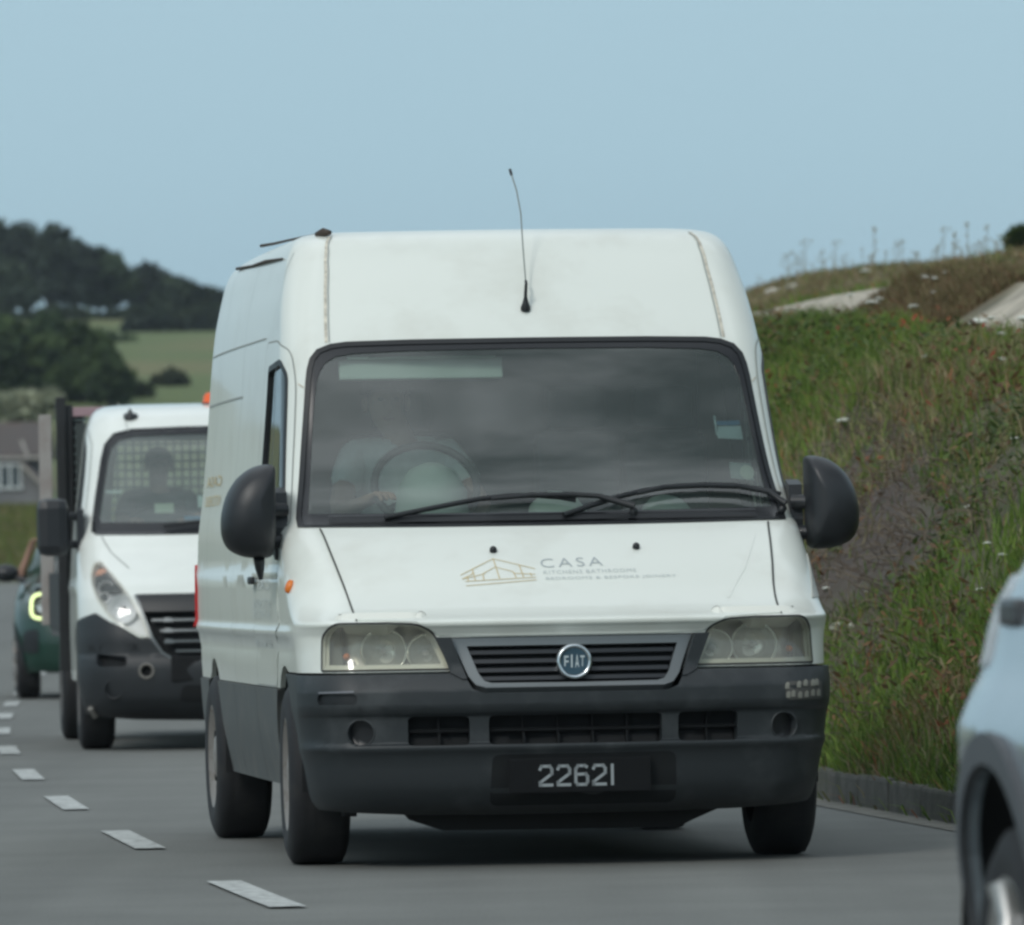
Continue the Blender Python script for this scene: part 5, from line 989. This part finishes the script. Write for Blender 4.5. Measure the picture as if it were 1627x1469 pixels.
# wildflowers: white umbels, each a plant of its own; placed over the bank
STEM=mat('flower_stem',(.12,.15,.05),.8); UMB=mat('white_umbel',(.62,.64,.58),.8); DRY=mat('dry_stalk',(.26,.22,.13),.9); SEED=mat('seed_head',(.30,.27,.17),.9)
def at(u,v,q):
    """point of the ground seen at pixel u,v: walk the ray until it meets the terrain"""
    d=Vector((0,0,0)); o=Vector((0,0,CAMH)); dr=(fw*FPX+rr_*(u-813.5)-uu_*(v-734.5)); dr=dr/dr.y; D=25.
    while D<200:
        p=o+dr*D
        if p.x-float(cx(p.y))>3.3 and p.z<float(height(p.x,p.y)): return p
        D+=.15
    return None
def umbel_proto(r,h,seed):
    rg=random.Random(seed); root=bpy.data.objects.new('white_wildflower',None); root.empty_display_size=.1; link(root)
    m=MB(); top=Vector((rg.uniform(-.03,.03),rg.uniform(-.03,.03),h)); m.tube([(0,0,0),top*.5+Vector((.01,0,0)),top],[.004,.0035,.003],0,5,cap=False); m.build('stem',STEM,root)
    m=MB()
    for k in range(26):
        a=rg.uniform(0,6.28); q=r*rg.random()**.6; c=top+Vector((math.cos(a)*q,math.sin(a)*q,.03-.25*q)); s=r*.30
        m.lathe([(0,0),(.0,s*.6),(.006,s),(.012,s*.7),(.016,0)],c,(rg.uniform(-.3,.3),rg.uniform(-.3,.3),1),0,6)
        m.tube([top,c],.0015,1,3,cap=False)
    m.build('flower_head',[UMB,STEM],root); return root
def dup(root,loc,rz,s):
    r=root.copy(); COL.objects.link(r); r.location=loc; r.rotation_euler=(0,0,rz); r.scale=(s,s,s)
    for ch in root.children: c=ch.copy(); COL.objects.link(c); c.parent=r
    return r
fl=[(1382,497,1),(1355,477,.5),(1470,452,.7),(1378,440,.6),(1468,447,.5),(1487,452,.6),(1545,545,2.0),(1560,541,1),(1597,549,1.1),(1587,590,1.1),(1478,580,.8),(1500,587,.5),(1430,583,.5),(1458,500,.8),(1350,523,.4),(1372,525,.6),(1395,485,.6),(1425,537,.5),(1441,531,.5),(1415,538,.3),(1485,473,.5),(1578,515,.6),(1343,688,1.2),(1425,663,.4),(1625,527,1.3),(1560,542,.6),(1538,817,.7),(1568,873,.6),(1596,893,.7),(1558,948,.7),(1612,705,.5),(1500,440,.4),(1312,943,.5),(1379,948,.4)]
pr=[umbel_proto(.045,.22,k) for k in range(3)]; rg=random.Random(9)
used=set()
WL='white umbel wildflower on a thin stem growing in the grass of the bank'
for i,(u,v,s) in enumerate(fl):
    p=at(u,v+6,0)
    if p is None: continue
    s=(.22+.55*s)*p.y/46.
    k=i%3
    if k not in used: used.add(k); r=pr[k]; r.location=p+Vector((0,0,-.14*s)); r.scale=(s,s,s)
    else: r=dup(pr[k],p+Vector((0,0,-.14*s)),rg.uniform(0,6),s)
    tag(r,WL,'wildflower','white wildflowers on the bank')
def stalk_proto(h,seed):
    rg=random.Random(seed); root=bpy.data.objects.new('dry_stalk',None); root.empty_display_size=.1; link(root); m=MB(); top=Vector((rg.uniform(-.05,.05),0,h)); m.tube([(0,0,0),top*.5+Vector((.02,0,0)),top],[.006,.005,.003],0,5,cap=False)
    for k in range(rg.randint(3,6)):
        b=top*rg.uniform(.5,.95); e=b+Vector((rg.uniform(-.09,.09),rg.uniform(-.05,.05),rg.uniform(.03,.12))); m.tube([b,e],.0025,0,4,cap=False); hd=MB(); hd.lathe([(0,0),(.004,.014),(.014,.020),(.022,.006)],e,(0,0,1),0,7); hd.build('seed_head',SEED,root)
    hd=MB(); hd.lathe([(0,0),(.004,.018),(.018,.024),(.026,.006)],top,(0,0,1),0,7); m.build('stem',DRY,root); hd.build('seed_head',SEED,root); return root
sp_=[stalk_proto(h,k) for k,h in enumerate((.45,.35,.55,.28))]; us=set(); n=0
for (u,hh) in [(1258,1),(1283,1.2),(1288,1.3),(1296,1.1),(1318,.8),(1322,1.1),(1336,1),(1342,.8),(1360,.5),(1401,1.1),(1403,1.4),(1412,.8),(1436,.9),(1441,.7),(1450,.8),(1462,.8),(1475,.7),(1505,1),(1508,1.2),(1530,.8),(1535,1.2),(1541,1),(1550,1.2),(1557,1.1),(1567,.9),(1576,.8),(1586,1.1),(1592,1),(1600,.8),(1612,.7),(1205,.5),(1240,.5),(1224,.4),(1265,.7),(1273,.5),(1305,.6),(1350,.6),(1371,.5),(1388,.6),(1395,.9),(1420,.6),(1429,.5),(1468,.5),(1490,.6),(1498,.7),(1517,.6),(1524,.7),(1546,.6),(1563,.7),(1581,.6),(1605,.6),(1620,.5)]:
    q=rg.uniform(8.4,9.3); 
    # find the y where this column of view meets that q
    best=min(np.arange(45,112,.5),key=lambda yy:abs(((u-813.5-8)/FPX*yy)-float(cx(yy))-q)); x=q+float(cx(best)); z=float(height(x,best)); s=hh**.7*best/80.*.66
    k=n%4; n+=1
    if k not in us: us.add(k); r=sp_[k]; r.location=(x,best,z-.03); r.scale=(s,s,s)
    else: r=dup(sp_[k],(x,best,z-.03),rg.uniform(0,6),s)
    tag(r,'thin dry stalk with seed heads standing against the sky on the mound','dry plant','dry stalks on the skyline')
# pale stones at the foot of the bank and near the crest
STN=mat('pale_stone',(.50,.48,.42),.9,var=.2,vscale=20)
def stone(p,s,lab,sc=(1,.7,.55),grp=None):
    bm=bmesh.new(); bmesh.ops.create_icosphere(bm,subdivisions=3,radius=1); rs=random.Random(int(p[0]*100))
    o1,o2=rs.uniform(0,9),rs.uniform(0,9)
    for v in bm.verts: k=1+.35*(float(fbm(v.co.x*1.5+o1,v.co.y*1.5+v.co.z+o2,4))-.5); v.co=Vector((v.co.x*sc[0],v.co.y*sc[1],v.co.z*sc[2]))*k*s
    me=bpy.data.meshes.new('stone'); bm.to_mesh(me); bm.free(); me.polygons.foreach_set('use_smooth',[True]*len(me.polygons)); me.materials.append(STN); o=link(bpy.data.objects.new('stone',me)); o.location=p; tag(o,lab,'stone',grp)
for u,v,s,lab in ((1336,1003,.055,'larger of two pale stones lying on the bare soil right of the white van'),(1360,1000,.035,'smaller of two pale stones lying on the bare soil right of the white van'),(1231,467,.10,'flat pale stone on the heath mound nearest the white van'),(1262,460,.09,'flat pale stone on the heath mound, second from the white van'),(1518,437,.08,'pale stone high on the brown heath mound near the right edge')):
    p=at(u,v,0)
    if p: stone(p+Vector((0,0,.02)),s*1.15,lab,(1,.8,.45))
# ------------------------------------------------------------------ trees, hedges, hill vegetation
def leaf_mat(name,c1,c2):
    m=mat(name,c1,.8,spec=.2); t=m.node_tree; b=t.nodes['Principled BSDF']; a=t.nodes.new('ShaderNodeAttribute'); a.attribute_name='Col'; t.links.new(a.outputs['Color'],b.inputs['Base Color']); return m
LM=leaf_mat('foliage',(.05,.07,.03),None); BARK=mat('bark',(.055,.045,.038),.95,var=.3,vscale=3)
def crown_mesh(name,lobes,N,size,cols,seed,parent=None):
    rg=np.random.default_rng(seed); L_=np.array([(*c,*r) for c,r in lobes],float); vol=np.prod(L_[:,3:],1)**.67; k=rg.choice(len(L_),N,p=vol/vol.sum()); d=rg.normal(size=(N,3)); d/=np.linalg.norm(d,axis=1)[:,None]; rad=rg.random(N)**.38*(1+.20*rg.normal(size=N))
    c=L_[k,:3]+d*rad[:,None]*L_[k,3:]; s=size*(.5+rg.random(N)); u=rg.normal(size=(N,3)); u/=np.linalg.norm(u,axis=1)[:,None]; w=np.cross(u,rg.normal(size=(N,3))); w/=np.linalg.norm(w,axis=1)[:,None]
    P=np.stack([c-u*s[:,None],c+w*s[:,None]*.55,c+u*s[:,None],c-w*s[:,None]*.55],1).reshape(-1,3); me=bpy.data.meshes.new(name); me.vertices.add(4*N); me.vertices.foreach_set('co',P.astype(np.float32).ravel()); me.loops.add(4*N); me.loops.foreach_set('vertex_index',np.arange(4*N,dtype=np.int32)); me.polygons.add(N); me.polygons.foreach_set('loop_start',(np.arange(N)*4).astype(np.int32)); me.polygons.foreach_set('loop_total',np.full(N,4,np.int32)); me.update(calc_edges=True)
    tone=rg.random(len(L_)); cc=np.array(cols); t=np.clip(tone[k]*.8+rg.random(N)*.35-.05,0,1)[:,None]; col=cc[0]*(1-t)+cc[1]*t; col=np.repeat(col,4,0); ca=me.color_attributes.new('Col','FLOAT_COLOR','POINT'); ca.data.foreach_set('color',np.concatenate([col,np.ones((4*N,1))],-1).astype(np.float32).ravel()); me.materials.append(LM)
    return link(bpy.data.objects.new(name,me),parent)
def tree(name,u,vtop,vbase,wpx,D,label,cols,grp,seed,cr=.62,flat=.5,N=4200,nl=13,stems=1,depth=.8,q=None,lean=0.):
    o=Vector((0,0,CAMH)); dr=lambda uu,vv:(lambda d:d/d.y)(fw*FPX+rr_*(uu-813.5)-uu_*(vv-734.5)); pt=o+dr(u,vtop)*D; pb=o+dr(u,vbase)*D; Hh=pt.z-pb.z; W=wpx/FPX*D; rg=random.Random(seed)
    zg=float(height(pb.x,D)); r=thing(name,label,'tree',(pb.x,D,zg),0,grp); z0=pb.z-zg; top=z0+Hh; cz=top-Hh*cr/2*1.0; hz=Hh*cr/2
    lobes=[]
    for k in range(nl):
        a=rg.uniform(0,6.28); q_=rg.random()**.5; x=math.cos(a)*q_*W*.40+lean*rg.random(); y=math.sin(a)*q_*W*.40*depth; zz=cz+rg.uniform(-.75,.62)*hz*(1-.35*q_); rr=W*rg.uniform(.13,.24); lobes.append(((x,y,zz),(rr,rr*.9,rr*rg.uniform(.42,.62)*(1 if flat<.6 else 1.5))))
    lobes.append(((lean*.5,0,cz+hz*.55),(W*.24,W*.22,hz*.45)))
    crown_mesh('crown',lobes,N,D*.00062*1.0+.05,cols,seed,r)
    m=MB()
    for s in range(stems):
        bx=rg.uniform(-.12,.12)*W*(stems>1); b=Vector((bx,0,-.3)); t_=Vector((bx+rg.uniform(-.1,.1)*W,0,cz)); mid=b.lerp(t_,.5)+Vector((rg.uniform(-.04,.04)*W,0,0)); r0_=max(.10,W*.035); m.tube([b,mid,t_],[r0_,r0_*.75,r0_*.4],0,8)
        for k in range(5):
            st=b.lerp(t_,rg.uniform(.5,.95)); L__=rg.choice(lobes)[0]; m.tube([st,st.lerp(Vector(L__),.5)+Vector((0,0,-.05*Hh)),Vector(L__)],[r0_*.4,r0_*.28,r0_*.12],0,6)
    m.build('trunk',BARK,r); return r
PC=[(.018,.026,.022),(.040,.056,.036)]
pines=[(-22,352,505,110,648,PC,'dark wind-shaped pine on the ridge at the very left edge'),(32,357,503,105,652,PC,'broad dark pine on the ridge, second from the left edge'),(88,362,503,90,640,PC,'dark pine on the ridge with a bare trunk, third from the left edge'),(122,388,502,66,655,[(.022,.036,.024),(.05,.075,.036)],'small dark pine on the ridge between the tall pines and the green one'),
(166,400,502,84,645,[(.028,.048,.026),(.065,.095,.040)],'greener pine on the ridge leaning over the gap in the trunks'),(236,422,503,78,650,PC,'round-topped dark pine on the ridge, middle of the right-hand clump'),(282,442,503,70,642,[(.016,.028,.018),(.040,.058,.030)],'spreading pine on the ridge left of the last one'),(322,462,503,62,652,[(.016,.028,.018),(.038,.055,.028)],'lowest pine on the ridge, next to the white van')]
for i,(u,vt,vb,w_,D,c,lab) in enumerate(pines): tree('pine_tree',u,vt,vb,w_*1.25,D,lab,c,'pines along the ridge',40+i,cr=.92,flat=.45,N=11000,nl=34,stems=3)
tree('young_tree',20,415,505,70,620,'paler green tree standing in front of the ridge pines','%s'%'' or [(.035,.052,.036),(.06,.08,.045)],None,71,cr=.95,flat=.8,N=4500,nl=16)
DG=[(.026,.046,.022),(.065,.098,.032)]
for i,(u,vt,vb,w_,D,lab) in enumerate([(15,505,650,130,400,'dense dark green tree below the ridge at the left edge'),(78,500,650,130,410,'dense dark green tree below the ridge, second from the left'),(130,515,648,110,395,'dense dark green tree directly above the truck cab'),(175,560,645,70,390,'smaller rounded dark tree at the edge of the sloping field')]):
    tree('broadleaf_tree',u,vt,vb,w_,D,lab,DG,'dense trees below the ridge',80+i,cr=1.05,flat=.8,N=9000,nl=26,depth=.9)
tree('bush',272,590,642,60,420,'small dark bush in the field above the orange beacon',[(.035,.048,.03),(.06,.07,.04)],None,92,cr=1.,flat=.8,N=2500,nl=12)
tree('bush',222,612,645,50,400,'low dark bush behind the truck roof',[(.025,.042,.02),(.05,.065,.03)],None,93,cr=1.,flat=.8,N=2000,nl=10)
tree('grey_leaved_shrub',42,622,676,110,330,'pale grey-green shrub behind the house roof',[(.15,.17,.11),(.30,.32,.22)],None,94,cr=1.,flat=.8,N=5000,nl=18)
tree('broadleaf_tree',1622,366,402,36,115,'small dark tree top above the mound at the right edge',DG,None,97,cr=1.,flat=.8,N=2200,nl=10)
# hedges across the hillside
def hedge(label,pts,w_px,hpx,D,cols,seed,name='hedge'):
    o=Vector((0,0,CAMH)); lob=[]; rg=random.Random(seed); P0=None
    for (u,v) in pts:
        d=(fw*FPX+rr_*(u-813.5)-uu_*(v-734.5)); d=d/d.y; p=o+d*D
        if P0 is None: P0=p.copy()
        lob.append(((p-P0)[:],(w_px/FPX*D*rg.uniform(.8,1.3),w_px/FPX*D,hpx/FPX*D*rg.uniform(.7,1.2))))
    h=crown_mesh(name,lob,260*len(lob),D*.0006+.05,cols,seed); h.location=P0; tag(h,label,'hedge'); return h
hedge('long dark hedge under the ridge pines',[(u,505+6*math.sin(u*.05)) for u in range(-20,360,12)],12,11,632,[(.020,.034,.018),(.040,.055,.028)],101)
hedge('dark hedge running down to the van below the ridge',[(u,522+.02*(340-u)) for u in range(205,360,12)],10,16,600,[(.012,.02,.016),(.028,.040,.024)],102)
hedge('green scrub on the slope between the trees and the hedge',[(u,548+(u-100)*.12+12*math.sin(u)) for u in range(90,215,9)],12,20,560,[(.025,.045,.018),(.05,.075,.03)],103,'scrub')
0 and hedge('brown hedge line along the top of the field',[(u,560+(200-u)*.12) for u in range(160,350,10)],9,8,520,[(.085,.095,.05),(.11,.11,.06)],104)
# ------------------------------------------------------------------ house beyond the bend
def atp(u,v,D): d=(fw*FPX+rr_*(u-813.5)-uu_*(v-734.5)); d=d/d.y; return Vector((0,0,CAMH))+d*D
HD=300.; e0=atp(40,830,HD); zg=float(height(e0.x,HD)); ho=thing('house','grey bungalow with a brown tiled roof and a white window, far left','house',(e0.x,HD,zg)); px=lambda u,v,dy=0:(lambda p:(p.x-e0.x,dy,p.z-zg))(atp(u,v,HD+dy))
WALL=mat('grey_render',(.17,.17,.175),.9,var=.12,vscale=.8); ROOF=mat('brown_tiles',(.085,.072,.066),.9,dirt=(.12,.07,.052),dscale=.5,damt=.8,bump=.3,bscale=6); WFR=mat('window_white',(.65,.68,.68),.5); PANE=mat('window_pane',(.04,.055,.06),.1); BARGE=mat('barge_board',(.34,.32,.29),.7)
xl,_,zt=px(-60,727); xr,_,_=px(74,727); zr=px(0,672)[2]; ze=px(0,727)[2]
m=MB(); m.box(((xl+xr)/2,3.2,ze/2-.2),(xr-xl-.3,6,ze+.4),0,bev=.02); m.build('wall',WALL,ho)
m=MB(); 
def slab(a,b,c,d,t,mi=0):
    v=[Vector(p) for p in (a,b,c,d)]; n=(v[1]-v[0]).cross(v[3]-v[0]).normalized()*t; m.add([*v,*[p+n for p in v]],[(0,1,2,3),(7,6,5,4),(0,4,5,1),(1,5,6,2),(2,6,7,3),(3,7,4,0)],mi)
slab((xl,-.3,ze),(xr,-.3,ze),(xr,3.2,zr),(xl,3.2,zr),.10); slab((xr,6.7,ze),(xl,6.7,ze),(xl,3.2,zr),(xr,3.2,zr),.10)
m.add([(xr-.05,0,ze),(xr-.05,6.4,ze),(xr-.05,3.2,zr)],[(0,1,2)],0); m.build('roof',ROOF,ho)
m=MB(); m.box(((xl+xr)/2,-.36,ze-.02),(xr-xl,.12,.12)); m.build('gutter',BARGE,ho)
# front wing with a lean roof falling to the right
a=px(-40,690,-2.2);b=px(26,700,-2.2);c=px(76,778,-2.2)
m=MB(); wl=px(-50,0)[0]; m.prism([(wl,-.4),(c[0]-.1,-.4),(c[0]-.1,c[2]-.02),(px(40,0)[0],px(0,742)[2]-.1),(wl,px(0,742)[2]-.1)],lambda p,q,d:(p,d,q),-2.2,-.1); m.build('front_wing',WALL,ho)
m=MB(); P1=px(32,735,-2.5);P2=px(77,780,-2.5)
slab((P1[0],-2.5,P1[2]),(P2[0],-2.5,P2[2]),(P2[0],.6,P2[2]),(P1[0],.6,P1[2]),.09); m.build('wing_roof',ROOF,ho)
m=MB(); m.tube([(P1[0],-2.53,P1[2]-.02),(P2[0],-2.53,P2[2]-.02)],.07,0,6); Q1=px(33,700,-.4);Q2=px(45,727,-.4); m.tube([(Q1[0],-.0,Q1[2]),(Q2[0],-.42,Q2[2])],.06,0,6); m.build('barge_board',BARGE,ho)
A=px(-2,738,-2.25);B=px(34,775,-2.25); wx=(A[0]+B[0])/2; wz=(A[2]+B[2])/2; ww=B[0]-A[0]; wh=A[2]-B[2]
f=MB(); t_=.07
for dx in (-ww/2+t_/2,0,ww/2-t_/2): f.box((wx+dx,-2.26,wz),(t_,.1,wh))
for dz in (-wh/2,wh/2): f.box((wx,-2.265,wz+dz),(ww+.1,.11,t_))
fo=f.build('window',WFR,ho); f=MB(); f.box((wx,-2.22,wz),(ww-.02,.02,wh-.02)); f.build('pane',PANE,fo)
m=MB(); cc_=px(8,660,3.2); m.box((cc_[0]-2.4,3.2,zr+.2),(.6,.5,1.0)); m.build('chimney',WALL,ho)

# ------------------------------------------------------------------ thin summer haze
def haze():
    bm=bmesh.new(); bmesh.ops.create_cube(bm,size=1.); bmesh.ops.scale(bm,vec=(6800,6500,50),verts=bm.verts); bmesh.ops.translate(bm,vec=(0,3100,23.5),verts=bm.verts)
    me=bpy.data.meshes.new('haze'); bm.to_mesh(me); bm.free(); m=bpy.data.materials.new('haze_air'); m.use_nodes=True; t=m.node_tree; t.nodes.clear(); o=t.nodes.new('ShaderNodeOutputMaterial'); v=t.nodes.new('ShaderNodeVolumePrincipled'); v.inputs['Color'].default_value=(.78,.88,.98,1); v.inputs['Density'].default_value=.00013; v.inputs['Anisotropy'].default_value=.2
    t.links.new(v.outputs[0],o.inputs['Volume']); me.materials.append(m); ob=link(bpy.data.objects.new('haze',me)); ob['kind']='stuff'; ob['label']='thin pale haze over the distant hill'; ob['category']='haze'
haze()
